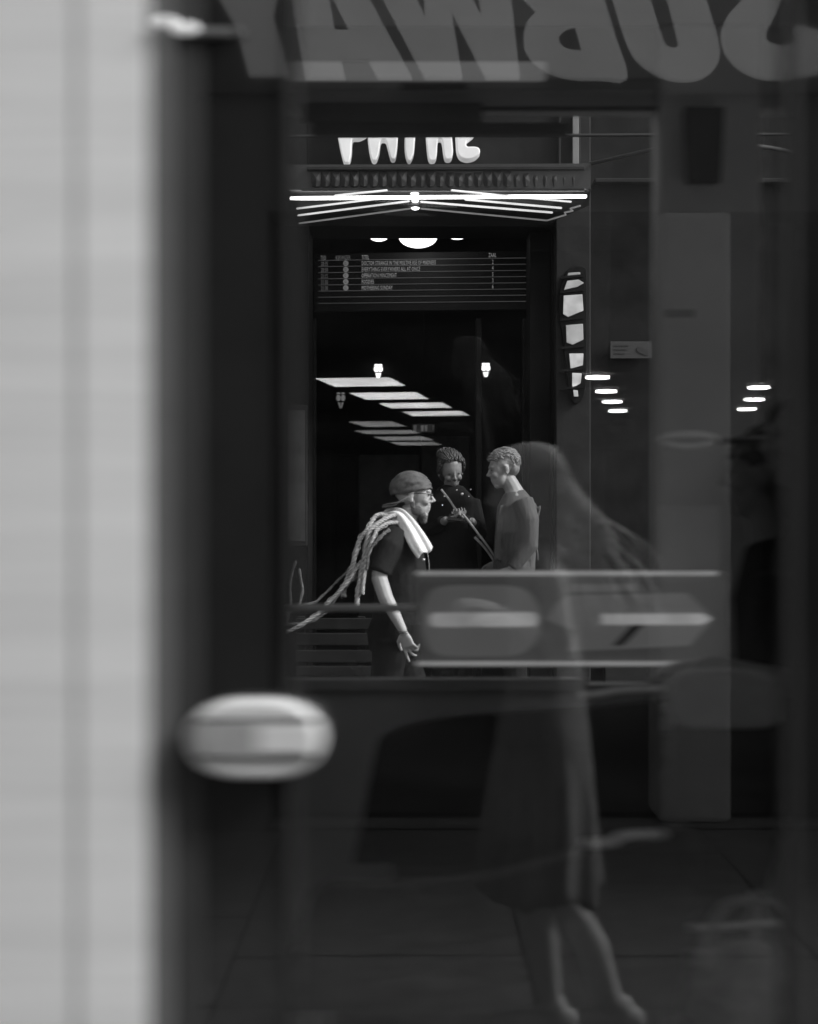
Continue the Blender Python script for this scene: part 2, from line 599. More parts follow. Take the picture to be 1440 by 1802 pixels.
# scalloped fringe
bm = bmesh.new()
prof = [(-.030, .105), (-.030, .03), (-.022, .008), (0, 0), (.022, .008), (.030, .03), (.030, .105)]
for yy in (0,):
    f = [bm.verts.new((x, -0.014 if abs(x) < .02 else -0.004, z)) for x, z in prof]
    g = [bm.verts.new((x, 0.012, z)) for x, z in prof]
    mid = bm.verts.new((0, -0.024, 0.05))
    for k in range(len(prof)):
        bm.faces.new((f[k], f[(k + 1) % len(prof)], mid))
        bm.faces.new((f[k], g[k], g[(k + 1) % len(prof)], f[(k + 1) % len(prof)]))
    bm.faces.new(g)
bmesh.ops.recalc_face_normals(bm, faces=bm.faces)
scme = bpy.data.meshes.new('scallop')
bm.to_mesh(scme)
bm.free()
scme.materials.append(scallop_m)
x = P(556, 0, 9.7).x
while x < P(1022, 0, 9.7).x:
    o = bpy.data.objects.new('scallop', scme)
    COL.objects.link(o)
    o.parent = can
    o.location = (x, yc0 - 0.02, ZC + 0.012)
    o.rotation_euler = (random.uniform(-.12, .04), random.uniform(-.04, .04), random.uniform(-.12, .12))
    o.scale = (random.uniform(.95, 1.02), random.uniform(.8, 1.2), random.uniform(.95, 1.03))
    x += 0.0605
box('fringe_rail', P(540, 0, 9.7).x, P(1030, 0, 9.7).x, yc0 - .045, yc0 - .002, ZC + .118, ZC + .14, stone_mid, can, 0.004)
box('soffit_rail', P(530, 0, 9.7).x, P(1030, 0, 9.7).x, yc0 - .03, yc0 - .004, ZC - .012, ZC + .006, scallop_m, can, 0.003)
# neon tubes under the canopy
tube_hot = glow('neon_main', 5.0)
tube_mid = glow('neon_arm', 0.85, 0.15, 4)
tube_dim = glow('neon_edge', 0.16, 0.2, 6)
ZT = ZC - 0.035


def neon(pp, r, m):
    pts = [at_z(a, b, ZT) for a, b in pp]
    return tube('neon_tube', pts, r, m, can, 8, Vector((0, 0, 1)))


neon([(512, 349), (760, 347), (1031, 345.5)], 0.012, tube_hot)
neon([(590, 344), (681, 335)], 0.0065, tube_mid)
neon([(523, 367), (672, 349)], 0.0065, tube_mid)
neon([(525, 379), (720, 354)], 0.0065, tube_mid)
neon([(795, 335), (883, 344), (1005, 355)], 0.0065, tube_mid)
neon([(819, 351), (988, 366)], 0.007, tube_mid)
neon([(741, 355), (972, 374)], 0.007, tube_mid)
neon([(527, 393), (722, 367)], 0.006, tube_dim)
neon([(741, 367), (963, 388), (996, 378), (994, 374), (1008, 371), (1004, 367), (1021, 362)], 0.006, tube_dim)
for a, b, s in ((730, 341, 7.5), (731, 354, 6.5), (731, 366.5, 7.5)):
    c = at_z(a, b - 1, ZT + 0.012)
    r = s * c.y / F
    revolve('dome_lamp', [(r * .3, -r * .55), (r * .75, -r * .4), (r, -r * .1), (r, .0), (r * .5, .004)], c, glow('dome_glow', 3.0), can, 16)
# letters
S3, OX, OY = 5.333, 590.0, 225.0


def L(pts):
    return [(OX + a / S3, OY + b / S3) for a, b in pts]


glyphs = [
    [L([(35, 50), (45, 130), (65, 230), (90, 322), (108, 334), (125, 325), (142, 250), (155, 118), (225, 102), (275, 78), (300, 50), (325, -10), (318, -100), (250, -165), (150, -180), (60, -165), (33, -60)]), L([(152, -5), (215, -28), (225, -85), (160, -98)])],
    [L([(320, 45), (322, 150), (335, 240), (352, 300), (366, 314), (382, 300), (402, 235), (414, 150), (430, 122), (455, 116), (480, 124), (495, 155), (512, 225), (530, 288), (543, 300), (556, 285), (570, 200), (576, 90), (572, 20), (540, -120), (480, -190), (410, -190), (352, -120), (325, -20)]), L([(408, 55), (440, 70), (474, 58), (462, 0), (440, -50), (420, 0)])],
    [L([(672, 45), (664, 140), (665, 215), (675, 275), (693, 314), (710, 290), (728, 235), (736, 130), (741, 45), (740, -80), (820, -96), (826, -150), (700, -168), (585, -150), (590, -96), (670, -80)])],
    [L([(862, 45), (868, 150), (878, 260), (892, 306), (910, 313), (928, 306), (941, 265), (948, 150), (958, 118), (978, 110), (1000, 116), (1015, 150), (1028, 250), (1040, 294), (1058, 302), (1078, 294), (1092, 250), (1086, 150), (1074, 45), (1070, -60), (1064, -170), (1035, -185), (1008, -165), (1004, -60), (1008, 20), (995, 54), (978, 60), (958, 52), (938, 15), (934, -60), (930, -170), (900, -185), (872, -165), (864, -60)])],
    [L([(1140, 45), (1144, 120), (1150, 220), (1172, 275), (1205, 296), (1245, 302), (1300, 288), (1336, 258), (1345, 238), (1335, 214), (1300, 205), (1240, 205), (1218, 185), (1215, 160), (1225, 130), (1258, 102), (1288, 76), (1296, 50), (1280, 10), (1228, -15), (1235, -70), (1312, -86), (1318, -140), (1200, -172), (1150, -130), (1138, -40)])],
]
letter_glow = glow('letter_glow', 0.34, 0.45, 5.0, 0.6)
for gl in glyphs:
    cutout('letter', [rounded(lp, 4) for lp in gl], 9.86, 0.10, letter_glow, fas, 0.008)
cutout('letter_accent', [rounded(L([(1230, -210), (1300, -280), (1330, -262), (1262, -196)]), 4)], 9.86, 0.10, letter_glow, fas, 0.008)

# chandelier just inside
YCH = 11.9
bowl_glow = glow('bowl_glow', 2.6)
ch = tag(empty('chandelier', P(736, 418, YCH)), 'chandelier with one wide glowing bowl between two small ones above the schedule board', 'chandelier')


def bowl(name, px, py, wpx, hpx, parent):
    c = P(px, py, YCH)
    r = wpx / 2 * YCH / F
    h = hpx * YCH / F
    pr = [(max(.002, r * math.sin(a)), -h * math.cos(a)) for a in [R(q) for q in (4, 20, 35, 50, 65, 80, 90)]] + [(r * .96, h * .04), (r * .3, h * .1)]
    return revolve(name, pr, c, bowl_glow, parent, 28)


bowl('glass_bowl', 736, 417, 68, 19, ch)
bowl('glass_bowl', 667, 418, 31, 6.5, ch)
bowl('glass_bowl', 805, 415, 31, 6.5, ch)
for a, b in ((665, 408), (804, 405), (701, 404.5), (767, 403), (767, 409)):
    bm = bmesh.new()
    add_ell(bm, P(a, b, YCH), (.011, .011, .011), None, 10, 8)
    obj('bulb', bm, bowl_glow, ch, True)
zc = fz
tube('stem', [P(736, 412, YCH), Vector((P(736, 0, YCH).x, YCH, zc))], .01, leading, ch, 8)
for a, b in ((667, 412), (805, 410), (701, 407), (767, 406)):
    tube('arm', spline([P(736, 404, YCH), P((736 + a) / 2, 397, YCH), P(a, b, YCH)], 5), .005, leading, ch, 6)

# schedule board
YB = 12.2
brd = tag(empty('schedule_board', P(742, 495, YB)), 'black film schedule board with rows of grey lettering hung inside the entrance', 'board')
piv = P(742, 495, YB)
BR = Matrix.Translation(piv) @ Matrix.Rotation(R(-4.2), 4, 'Z') @ Matrix.Translation(-piv)
bd = pbox('board_panel', 552, 932, 444, 546, YB + .006, 0.05, mat('board_black', 0.01, 0.6, 0.2, 5), brd)
bd.data.transform(BR)
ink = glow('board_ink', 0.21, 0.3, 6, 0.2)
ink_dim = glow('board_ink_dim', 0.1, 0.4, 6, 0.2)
for k in range(8):
    yy = 456 + k * 10.85
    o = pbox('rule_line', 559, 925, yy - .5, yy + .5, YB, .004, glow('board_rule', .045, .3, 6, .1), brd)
    o.data.transform(BR)
T = lambda s, a, b, m=ink, sx=.5: text('lettering', s, a, b, YB, 7.2, m, brd, sx, BR)
T('TIJD', 563, 455, ink_dim)
T('KIJKWIJZER', 590, 455, ink_dim, .47)
T('TITEL', 636, 455, ink)
T('ZAAL', 860, 454, ink)
rows = [('20:35', 'DOCTOR STRANGE IN THE MULTIVE RSE OF MADNESS', '2'), ('20:50', 'EVERYTHING EVERYWHERE ALL AT ONCE', '4'), ('21:15', 'OPERATION MINCEMEAT', '5'), ('21:30', 'FOODIES', '3'), ('21:30', 'MOTHERING SUNDAY', '6')]
for k, (a, b, c) in enumerate(rows):
    yy = 465.6 + k * 10.85
    T(a, 564, yy, ink_dim)
    T(b, 636, yy, ink, .485 if k == 0 else .5)
    T(c, 866, yy, ink)
    c0 = P(608, yy - 3.8, YB)
    bm = bmesh.new()
    bmesh.ops.create_cone(bm, cap_ends=True, segments=16, radius1=.0215, radius2=.0215, depth=.004, matrix=Matrix.Translation(c0) @ Matrix.Rotation(R(90), 4, 'X'))
    o = obj('rating_disc', bm, ink_dim, brd)
    o.data.transform(BR)
    o = text('rating_number', '12', 604.4, yy - 1.4, YB - .004, 4.6, MATS['board_black'], brd, .7, BR)

# wall lanterns in the foyer


def lantern(px, py, y, e, label, s=1.0):
    c = P(px, py, y)
    t = tag(empty('wall_lantern', c), label, 'lantern', 'lanterns in the foyer')
    k = y / F * s
    g = glow('lantern_glow_%.2f' % e, e)
    for sx in (-1, 1):
        bm = bmesh.new()
        add_ell(bm, c + Vector((sx * 3.6 * k, -2 * k, 1.5 * k)), (3.0 * k, 3 * k, 5.2 * k), None, 12, 8)
        obj('glass_pane', bm, g, t, True)
        bm = bmesh.new()
        add_ell(bm, c + Vector((sx * 3.4 * k, -2 * k, 8.3 * k)), (2.6 * k, 2.6 * k, 1.6 * k), None, 12, 8)
        obj('top_pane', bm, g, t, True)
        bm = bmesh.new()
        add_tube(bm, [c + Vector((sx * 2.6 * k, -2 * k, -6 * k)), c + Vector((sx * .8 * k, -2 * k, -14 * k))], [1.3 * k, .7 * k], 8)
        obj('tail_pane', bm, g, t, True)
    revolve('cage', [(.6 * k, -16 * k), (2.2 * k, -6 * k), (5.6 * k, -4.5 * k), (5.6 * k, -3.9 * k), (1.0 * k, -3.7 * k), (1.0 * k, 6 * k), (5.6 * k, 6.2 * k), (5.6 * k, 6.9 * k), (1.0 * k, 7 * k), (.8 * k, 12 * k)], c + Vector((0, 0, 0)), leading, t, 10)
    box('bracket', c.x - k, c.x + k, c.y + k, c.y + .12, c.z - 2 * k, c.z + 2 * k, leading, t)
    return t


lantern(666, 651, 19.35, 3.4, 'small bright wall lantern above the long light panel reflections, left of the pair')
lantern(855, 649, 19.35, 3.4, 'small bright wall lantern above the fair-haired man, right of the pair')
lantern(600, 702, 16.0, 0.14, 'dim wall lantern at the left edge of the dark entrance', 1.15)

# exit sign
ex = tag(empty('exit_sign', P(745, 754, 17)), 'small dim glowing exit sign box hanging deep in the foyer', 'sign')
pbox('housing', 724, 767, 744, 763, 17.0, .05, leading, ex, .005)
pbox('lit_face', 726.5, 764.5, 746.5, 760.5, 16.996, .003, glow('exit_face', .018, .5, 12, .05), ex)
for a, b, e in ((728, 733, .06), (741, 746, .1), (748, 752, .09), (762, 764, .05)):
    cutout('exit_mark', [[(a, 749), (b, 748), (b - 1, 759), (a + 1, 759)]], 16.992, .002, glow('exit_mark_%d' % a, e), ex)
tube('hanger', [P(745, 744, 17.02), Vector((P(745, 0, 17).x, 17.02, fz))], .008, leading, ex, 6)

# low slatted barrier left of the entrance
bar = tag(empty('slatted_barrier', (P(600, 0, 10.1).x, 10.1, 0)), 'low barrier of dark horizontal slats behind the man with the cap', 'barrier')
for a, b in ((1088, 1108), (1114, 1136), (1144, 1166), (1172, 1190)):
    pbox('slat', 520, 742, a, b, 10.1, .03, stone_black, bar, .006)
for a in (530, 636, 732):
    q = P(a, 0, 10.13)
    box('post', q.x - .025, q.x + .025, 10.132, 10.18, 0, P(0, 1085, 10.13).z, stone_black, bar, .004)

# span wires and the unlit hanging lamp in the street
hl = tag(empty('hanging_street_lamp', P(1238, 300, 8.0)), 'dark unlit street lamp hanging from span wires right of the canopy', 'street lamp')
revolve('lamp_housing', [(.05, 0), (.08, .02), (.085, .1), (.08, .3), (.05, .36), (.02, .4)], P(1238, 318, 8.0), cable_m, hl, 20)
tube('span_wire', spline([P(1020, 291, 9.93), P(1035, 289, 9.8), P(1150, 263, 8.9), P(1238, 243, 8.0)], 5), .012, cable_m, hl, 6)
tube('span_wire', spline([P(1238, 243, 8.0), P(1320, 255, 8.3), P(1440, 284, 9.2), Vector((4.0, 10.95, 3.6))], 5), .012, cable_m, hl, 6)
tube('suspension', [P(1238, 190, 8.0), P(1238, 262, 8.0)], .03, cable_m, hl, 8)
ow = tube('overhead_wire', [Vector((-9, 7.2, 3.28)), Vector((12, 7.2, 3.36))], .008, cable_m, None, 6)
tag(ow, 'thin black overhead tram wire running level across the street', 'wire')

# ------------------------------------------------------------------ the shop behind the eye, seen mirrored in the pane
YS = 7.4
ys = 2 * GLASS_Y - YS            # real y of its front
shop = tag(empty('sandwich_shop', (0.5, ys, 0)), 'grey shop front with large slanted lettering mirrored at the top of the glass', 'shop')
so0, so1, soz = P(470, 0, YS).x, P(1500, 0, YS).x, 3.0
box('front_wall', -14, so0, ys - .4, ys, 0, 4.35, brick_plain, shop)
box('front_wall', so1, 14, ys - .4, ys, 0, 4.35, brick_plain, shop)
box('front_wall', so0, so1, ys - .4, ys, soz, 4.35, brick_plain, shop)
box('sign_board', P(300, 0, YS).x, P(1560, 0, YS).x, ys + .003, ys + .07, P(0, 172, YS).z, P(0, -140, YS).z, sign_face, shop, .01)
box('pier', P(1160, 0, YS).x, P(1287, 0, YS).x, ys - .35, ys + .02, 0.05, soz - .002, mat('pier_pale', .62, .7, .15, 3, stretch=(1, 1, .4)), shop, .03)
box('threshold', so0 + .01, so1 - .01, ys - .12, ys + .03, 0.026, 0.05, paving, shop, .004)
box('shop_floor', so0 - 2, so1 + 4, -28.5, ys - .41, 0.0, 0.02, shop_dark, shop)
box('shop_ceiling', so0 - 2, so1 + 4, -28.5, ys - .41, 2.88, 3.1, shop_dark, shop)
box('shop_wall', so0 - 2.1, so0 - 2, -28.5, ys - .41, 0.02, 2.88, shop_dark, shop)
box('shop_wall', so1 + 4, so1 + 4.1, -28.5, ys - .41, 0.02, 2.88, shop_dark, shop)
box('shop_wall', so0 - 2.1, so1 + 4.1, -28.7, -28.5, 0.0, 3.1, shop_dark, shop)
sletters = [
    [rounded([(1308, -2), (1282, 29), (1272, 61), (1281, 94), (1303, 119), (1335, 134), (1371, 138), (1440, 130), (1492, 108), (1560, 95), (1560, 78), (1490, 68), (1440, 60), (1399, 50), (1403, 70), (1393, 81), (1371, 83), (1350, 76), (1346, 61), (1353, 43), (1366, 15), (1374, -20), (1368, -60), (1330, -98), (1270, -102), (1235, -70), (1228, -52), (1262, -46), (1290, -58), (1312, -40)], 3)],
    [rounded([(1048, -100), (1065, -50), (1082, 0), (1104, 69), (1122, 103), (1151, 126), (1180, 138), (1205, 141), (1230, 138), (1252, 125), (1263, 105), (1261, 72), (1240, 0), (1226, -50), (1211, -100), (1180, -100), (1152, -100), (1164, -50), (1178, 0), (1195, 66), (1196, 79), (1187, 87), (1176, 85), (1165, 72), (1142, 0), (1126, -50), (1110, -100), (1080, -100)], 3)],
    [rounded([(1102, 137), (1056, 137.5), (1010, 137), (974, 128), (942, 108), (927, 87), (924, 65), (929, 40), (945, 20), (930, 2), (908, -25), (906, -60), (925, -86), (960, -99), (1031, -100), (1046, -50), (1061, 0), (1082, 69)], 3), rounded([(981, 69), (989, 54), (1003, 46.5), (1015, 46), (1020, 66), (1026, 90), (1007, 91), (989, 85)], 3), rounded([(972, -42), (982, -58), (1000, -60), (1008, -22), (988, -18)], 3)],
    [[(750, 137), (812, 137), (790, 5), (857, 137), (913, 137), (887, -100), (834, -100), (851, 41), (779, -100), (738, -100), (752, 41), (683, -100), (625, -100)]],
    [[(539, 137), (606, 137), (598, 104), (649, 104), (667, 137), (723, 137), (595, -100), (499, -100)], [(588, 56), (618, 56), (577, -28), (574, -28)]],
    [[(440, 134), (508, 134), (480, 30), (505, -100), (450, -100), (440, -30), (400, -100), (330, -100), (418, 50)]],
]
sglow = glow('sign_letter', 0.62, 0.08, 3.0, 0.6)
for lp in sletters:
    cutout('letter', lp, YS - .1, .05, sglow, shop, .004, True)

led = glow('panel_glow', 6.5, 0.3, 1.6)
led2 = glow('panel_glow_far', 1.6, 0.3, 2)
A0 = R(8.8)
ordn = ['first', 'second', 'third', 'fourth', 'fifth', 'sixth', 'seventh', 'eighth']
pan = [(-.479, 15.4, .73, .95), (-.214, 17.23, .73, .95), (.087, 18.77, .76, .85), (.361, 20.3, .76, .85), (-.46, 22.75, .62, 1.3), (-.34, 25.0, .9, 1.0), (-.09, 27.2, .86, 1.3), (.14, 29.25, .80, 1.2)]
for k, (a, b, w, d) in enumerate(pan):
    lab = ('brightest and topmost slanted light panel mirrored in the glass' if k == 0 else '%s bright slanted light panel from the top mirrored in the glass' % ordn[k]) if k < 4 else '%s from the top of the dim light panels mirrored above the man with the cap' % ordn[k - 4]
    c = Vector((a, 2 * GLASS_Y - b, 2.85))
    t = tag(empty('light_panel', c), lab, 'light panel', 'light panels on the shop ceiling')
    rt = Matrix.Translation(c) @ Matrix.Rotation(A0, 4, 'Z')
    bm = bmesh.new()
    add_box(bm, -w / 2, w / 2, -d / 2, d / 2, 0, .006)
    o = obj('diffuser', bm, led if k < 4 else led2, t)
    o.data.transform(rt)
    bm = bmesh.new()
    add_box(bm, -w / 2 - .02, w / 2 + .02, -d / 2 - .02, d / 2 + .02, .007, .029)
    o = obj('tray', bm, leading, t)
    o.data.transform(rt)
disc = glow('disc_glow', 30.0)
for k, (a, b) in enumerate([(1052, 664), (1067, 688.5), (1078, 707), (1087.5, 723), (1336, 682), (1328, 703), (1315, 720)]):
    y = 1.3 * F / (901 - b)
    c = V(a, b, y)
    lab = '%s white disc light from the top in the row of four' % ordn[k] if k < 4 else '%s white disc light from the top in the row of three at right' % ordn[k - 4]
    t = tag(empty('disc_light', c), lab, 'ceiling light', 'round lights on the shop ceiling')
    revolve('lit_disc', [(.09, -.016), (.116, -.012), (.116, .012), (.09, .014)], c, disc, t, 28)
    revolve('mount', [(.1, .0145), (.1, .029)], c, leading, t, 20)

# ------------------------------------------------------------------ the tram in between
tram = tag(empty('tram', (0.5, 3.1, 0)), 'white tram with black window frames passing close in front of the cinema', 'tram')
G = GLASS_Y
wz0, wz1 = 0.80, 2.66
wx0, wx1 = P(500, 0, G).x, P(1402, 0, G).x


def extrude_profile(name, prof, z0, z1, m, parent, smooth=True):
    bm = bmesh.new()
    lo = [bm.verts.new((a, b, z0)) for a, b in prof]
    hi = [bm.verts.new((a, b, z1)) for a, b in prof]
    n = len(prof)
    for k in range(n):
        bm.faces.new((lo[k], lo[(k + 1) % n], hi[(k + 1) % n], hi[k]))
    bm.faces.new(lo[::-1])
    bm.faces.new(hi)
    o = obj(name, bm, m, parent)
    if smooth:
        o.data.polygons.foreach_set('use_smooth', [True] * len(o.data.polygons))
        md = o.modifiers.new('e', 'EDGE_SPLIT')
        md.split_angle = R(35)
    return o


xs = P(146, 0, G).x            # seam between the two skin panels
extrude_profile('body_panel', [(-1.2, 2.02), (-1.2, 1.99)] + [(-1.2 + (xs - .004 + 1.2) * t, 1.985 - .03 * math.sin(t * 1.6)) for t in (.2, .5, .8, .88, .95, 1)] + [(xs - .004, 2.02)], 0.3, 2.75, white_paint, tram)
pb = [(xs + .002, 2.06), (xs + .002, 1.965)]
for t in (0, .2, .4, .6, .8, .9, .95, 1):
    pb.append((xs + .006 + .084 * t, 1.955 + .002 * t))
pb += [(xs + .09, 2.06)]
extrude_profile('body_panel', pb, 0.3, 2.75, white_paint, tram)
box('seam_strip', xs - .0045, xs + .0025, 1.962, 2.01, .3, 2.75, mat('seam_grey', .55, .6, .1, 10), tram)
box('edge_seal', xs + .0905, xs + .118, 1.968, 2.05, .3, 2.75, mat('seal_grey', .1, .6, .1, 10), tram, .003)
box('edge_seal', xs + .1185, xs + .1525, 1.985, 2.05, .3, 2.75, mat('seal_dark', .03, .6, .1, 10), tram, .003)
extrude_profile('window_frame', [(xs + .153, 2.07), (xs + .153, 2.0), (xs + .1535, 1.992), (wx0 + .004, 1.992), (wx0 + .004, 2.07)], .3, 2.75, frame_black, tram)
extrude_profile('window_frame', [(wx1 - .004, 2.07), (wx1 - .004, 1.992), (wx1 + .15, 1.992), (wx1 + .15, 2.07)], .3, 2.75, frame_black, tram)
box('window_gasket', wx0 + .005, wx0 + .016, 1.985, 2.02, wz0, wz1, rubber, tram, .003)
box('window_gasket', wx1 - .016, wx1 - .005, 1.985, 2.02, wz0, wz1, rubber, tram, .003)
box('lower_skin', wx0 - .004, wx1 + .0, 1.995, 2.07, .3, wz0 - .002, white_paint, tram)
box('upper_skin', wx0 - .004, wx1 + .0, 1.995, 2.07, wz1 + .002, 2.75, frame_black, tram)
box('window_pane', wx0 + .004, wx1 - .004, G, G + .006, wz0, wz1, pane_m, tram)
box('lower_skin', -2.6, -1.202, 1.995, 2.07, .3, wz0 - .002, white_paint, tram)
box('upper_skin', -2.6, -1.202, 1.995, 2.07, wz1 + .002, 2.75, frame_black, tram)
box('window_pane', -2.6, -1.202, G, G + .006, wz0, wz1, pane_m, tram)
# next window to the right
box('lower_skin', wx1 + .152, 6.5, 1.995, 2.07, .3, wz0 - .002, white_paint, tram)
box('upper_skin', wx1 + .152, 6.5, 1.995, 2.07, wz1 + .002, 2.75, frame_black, tram)
box('window_pane', wx1 + .152, 2.4, G, G + .006, wz0, wz1, pane_m, tram)
extrude_profile('window_frame', [(2.402, 2.07), (2.402, 2.0), (2.6, 2.0), (2.6, 2.07)], .802, 2.658, frame_black, tram)
box('body_panel', 2.602, 6.5, 1.995, 2.07, .802, 2.658, white_paint, tram)
YW = 4.2
zs, zt = P(0, 1206, YW).z, P(0, 190, YW).z
box('roof', -2.6, 6.5, 2.0, YW + .16, 2.96, 3.2, white_paint, tram, .05)
box('ceiling', -2.55, 6.45, 2.08, YW + .1, 2.88, 2.95, tram_ceiling, tram)
box('cove', -2.6, 6.5, 2.0, 2.3, 2.752, 2.958, tram_ceiling, tram)
box('floor', -2.6, 6.5, 2.07, YW + .1, .28, .36, tram_floor, tram)
box('skirt', -2.6, 6.5, 2.12, YW, .12, .278, rubber, tram)
box('end_wall', -2.66, -2.6, 2.0, YW + .16, .28, 3.0, white_paint, tram)
box('end_wall', 6.5, 6.56, 2.0, YW + .16, .28, 3.0, white_paint, tram)
box('far_wall', -2.6, 6.5, YW, YW + .09, .36, zs, tram_wall, tram)
hd = box('header', -2.6, 6.5, YW, YW + .09, zt, 2.95, tram_wall, tram)
pbox('added_glow_strip', 440, 962, 107, 136, YW - .05, .048, glow('strip_added_glow', .075, .2, 3, .6), hd, .008)  # pale header strip, given an added glow because the interior came out dark
pbox('header_strip', 440, 1290, 138, 158, YW - .008, .006, mid_plastic, hd, .002)
pbox('header_shadow_gap', 835, 1290, 187, 194, YW - .006, .01, rubber, hd)
pbox('air_vent', 705, 822, 146, 158, YW - .016, .008, rubber, hd, .003)
bl = pbox('roller_blind', 548, 1004, 214, 236, YW - .05, .04, rubber, tram, .008)
pbox('blind_cloth', 532, 850, 180, 216, YW - .03, .008, dark_plastic, tram, .002)
pbox('window_sill', 440, 1034, 1195, 1216, YW - .05, .05, mat('sill_grey', .3, .5, .12, 10), tram, .006)
box('far_post', P(1158, 0, YW).x, P(1336, 0, YW).x, YW - .03, YW + .1, .36, 2.88, mat('post_grey', .7, .5, .1, 4), tram, .015)
pbox('post_cover', 1163, 1272, 888, 1012, YW - .08, .048, mat('post_pale', .88, .45, .1, 5), tram, .015)
pbox('post_label', 1172, 1222, 545, 558, YW - .036, .004, mid_plastic, tram)
box('far_post', P(370, 0, YW).x, P(470, 0, YW).x, YW - .03, YW + .1, .36, 2.88, tram_wall, tram, .015)
# far pane leans in at the top like the body side
tl = R(5)
for x0, x1 in ((P(455, 0, YW).x, P(1172, 0, YW).x), (P(1325, 0, YW).x, 3.2)):
    bm = bmesh.new()
    add_box(bm, x0, x1, -.003, .003, 0, (zt - zs) / math.cos(tl) * .985)
    o = obj('far_pane', bm, far_pane_m, tram)
    o.data.transform(Matrix.Translation((0, YW + .165, zs + .004)) @ Matrix.Rotation(tl, 4, 'X'))

cutout('camera_box', [[(1208, 196), (1268, 196), (1262, 318), (1214, 318)]], YW - .09, .05, rubber, tram, .006)
# side lamp bulging off the window frame
lc = P(451, 1298, 1.985)
k = 1.985 / F
lamp = cutout('side_lamp', [[(451 + (q[0] - 451) * .895, 1298 + (q[1] - 1298) * .84) for q in rounded([(398, 1231), (451, 1229), (504, 1231), (545, 1248), (566, 1280), (566, 1316), (545, 1348), (504, 1365), (451, 1367), (398, 1365), (357, 1348), (336, 1316), (336, 1280), (357, 1248)], 3)]], 1.965, .024, lamp_shell, tram, .009)
cutout('lens_band', [rounded([(362, 1276), (400, 1273), (451, 1272), (502, 1273), (540, 1276), (546, 1300), (540, 1326), (502, 1329), (451, 1330), (400, 1329), (362, 1326), (354, 1300)], 3)], 1.9425, .006, lamp_band, lamp, .002)
pbox('groove', 352, 552, 1266, 1273, 1.938, .01, rubber, lamp)
pbox('groove', 352, 552, 1329.5, 1335, 1.938, .01, rubber, lamp)
pbox('lens_insert', 452, 545, 1278, 1324, 1.9365, .005, lamp_shell, lamp, .002)
# marker bracket high on the frame
mk = pbox('marker_bracket', 300, 416, 46, 64, 1.976, .014, mat('bracket', .1, .4, .2, 20), tram, .003)
for a, b, r in ((291, 38, 13), (326, 50, 15)):
    bm = bmesh.new()
    add_ell(bm, P(a, b, 1.952 if a < 300 else 1.974), (r * k, .006, r * k * .9), None, 14, 8)
    obj('marker_lens', bm, glow('marker_glow', .42, 0, 1, .8), mk, True)

# panel with two stickers; faces and rails given added glow in the dim interior
YPN = 4.0
pan_loop = [(754, 1006), (1262, 1006), (1278, 1012), (1284, 1028), (1284, 1150), (1278, 1164), (1262, 1171), (754, 1171), (742, 1164), (737, 1150), (737, 1028), (742, 1012)]
pnl = cutout('sign_panel', [pan_loop], YPN, .02, glow('panel_added_glow', .018, .15, 6, .3), tram, .004)
glow('rail_added_glow', .17, .2, 5, .8)
tube('panel_rail', [P(735, 1009, YPN - .02), P(1262, 1009, YPN - .02)], .006, MATS['rail_added_glow'], pnl, 8)
tube('panel_rail', [P(735, 1168, YPN - .02), P(1262, 1168, YPN - .02)], .006, MATS['rail_added_glow'], pnl, 8)
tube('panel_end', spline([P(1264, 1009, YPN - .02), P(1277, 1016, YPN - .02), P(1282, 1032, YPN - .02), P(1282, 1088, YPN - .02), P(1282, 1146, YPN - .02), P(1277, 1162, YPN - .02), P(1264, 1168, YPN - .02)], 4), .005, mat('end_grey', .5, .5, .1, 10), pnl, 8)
d1 = cutout('round_sticker', [rounded([(770, 1034), (845, 1030), (915, 1034), (944, 1060), (953, 1092), (944, 1125), (915, 1151), (845, 1155), (770, 1151), (748, 1125), (741, 1092), (748, 1060)], 4)], YPN - .016, .003, glow('sticker_added_glow', .045, .12, 8, .5), pnl)
cutout('sticker_bar', [[(764, 1079), (940, 1078), (947, 1085), (947, 1096), (940, 1102), (764, 1103), (757, 1097), (757, 1085)]], YPN - .0195, .003, glow('bar_added_glow', .2, .25, 9, .7), d1)
d2 = cutout('arrow_sticker', [[(1000, 1048), (1210, 1044), (1256, 1088), (1215, 1136), (1000, 1146), (1012, 1110), (962, 1090), (980, 1062)]], YPN - .016, .003, glow('sticker_added_glow', .045, .12, 8, .5), pnl)
cutout('sticker_bar', [[(1058, 1081), (1236, 1080), (1252, 1089), (1236, 1099), (1058, 1099)]], YPN - .0195, .003, glow('bar_added_glow', .2, .25, 9, .7), d2)
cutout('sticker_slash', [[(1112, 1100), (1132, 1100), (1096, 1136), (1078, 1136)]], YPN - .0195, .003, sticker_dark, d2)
cutout('sticker_stripe', [[(1000, 1028), (1118, 1028), (1118, 1040), (1000, 1042)]], YPN - .016, .003, glow('sticker_added_glow', .045, .12, 8, .5), pnl)
for a in (790, 1240):
    q = P(a, 1171, YPN)
    box('panel_bracket', q.x - .012, q.x + .012, YPN - .008, YW - .052, q.z - .03, q.z, dark_plastic, pnl)
# grab rail in front of the man with the cap
tube('grab_rail', spline([P(440, 1071, 4.05), P(560, 1070, 4.05), P(700, 1070, 4.05), P(772, 1070, 4.06), P(792, 1072, 4.12), P(798, 1078, 4.2)], 4), .0105, metal, tram, 10)
tube('grab_pole', [P(1418, 1750, 3.95), P(1418, 40, 3.95)], .014, dark_plastic, tram, 10)
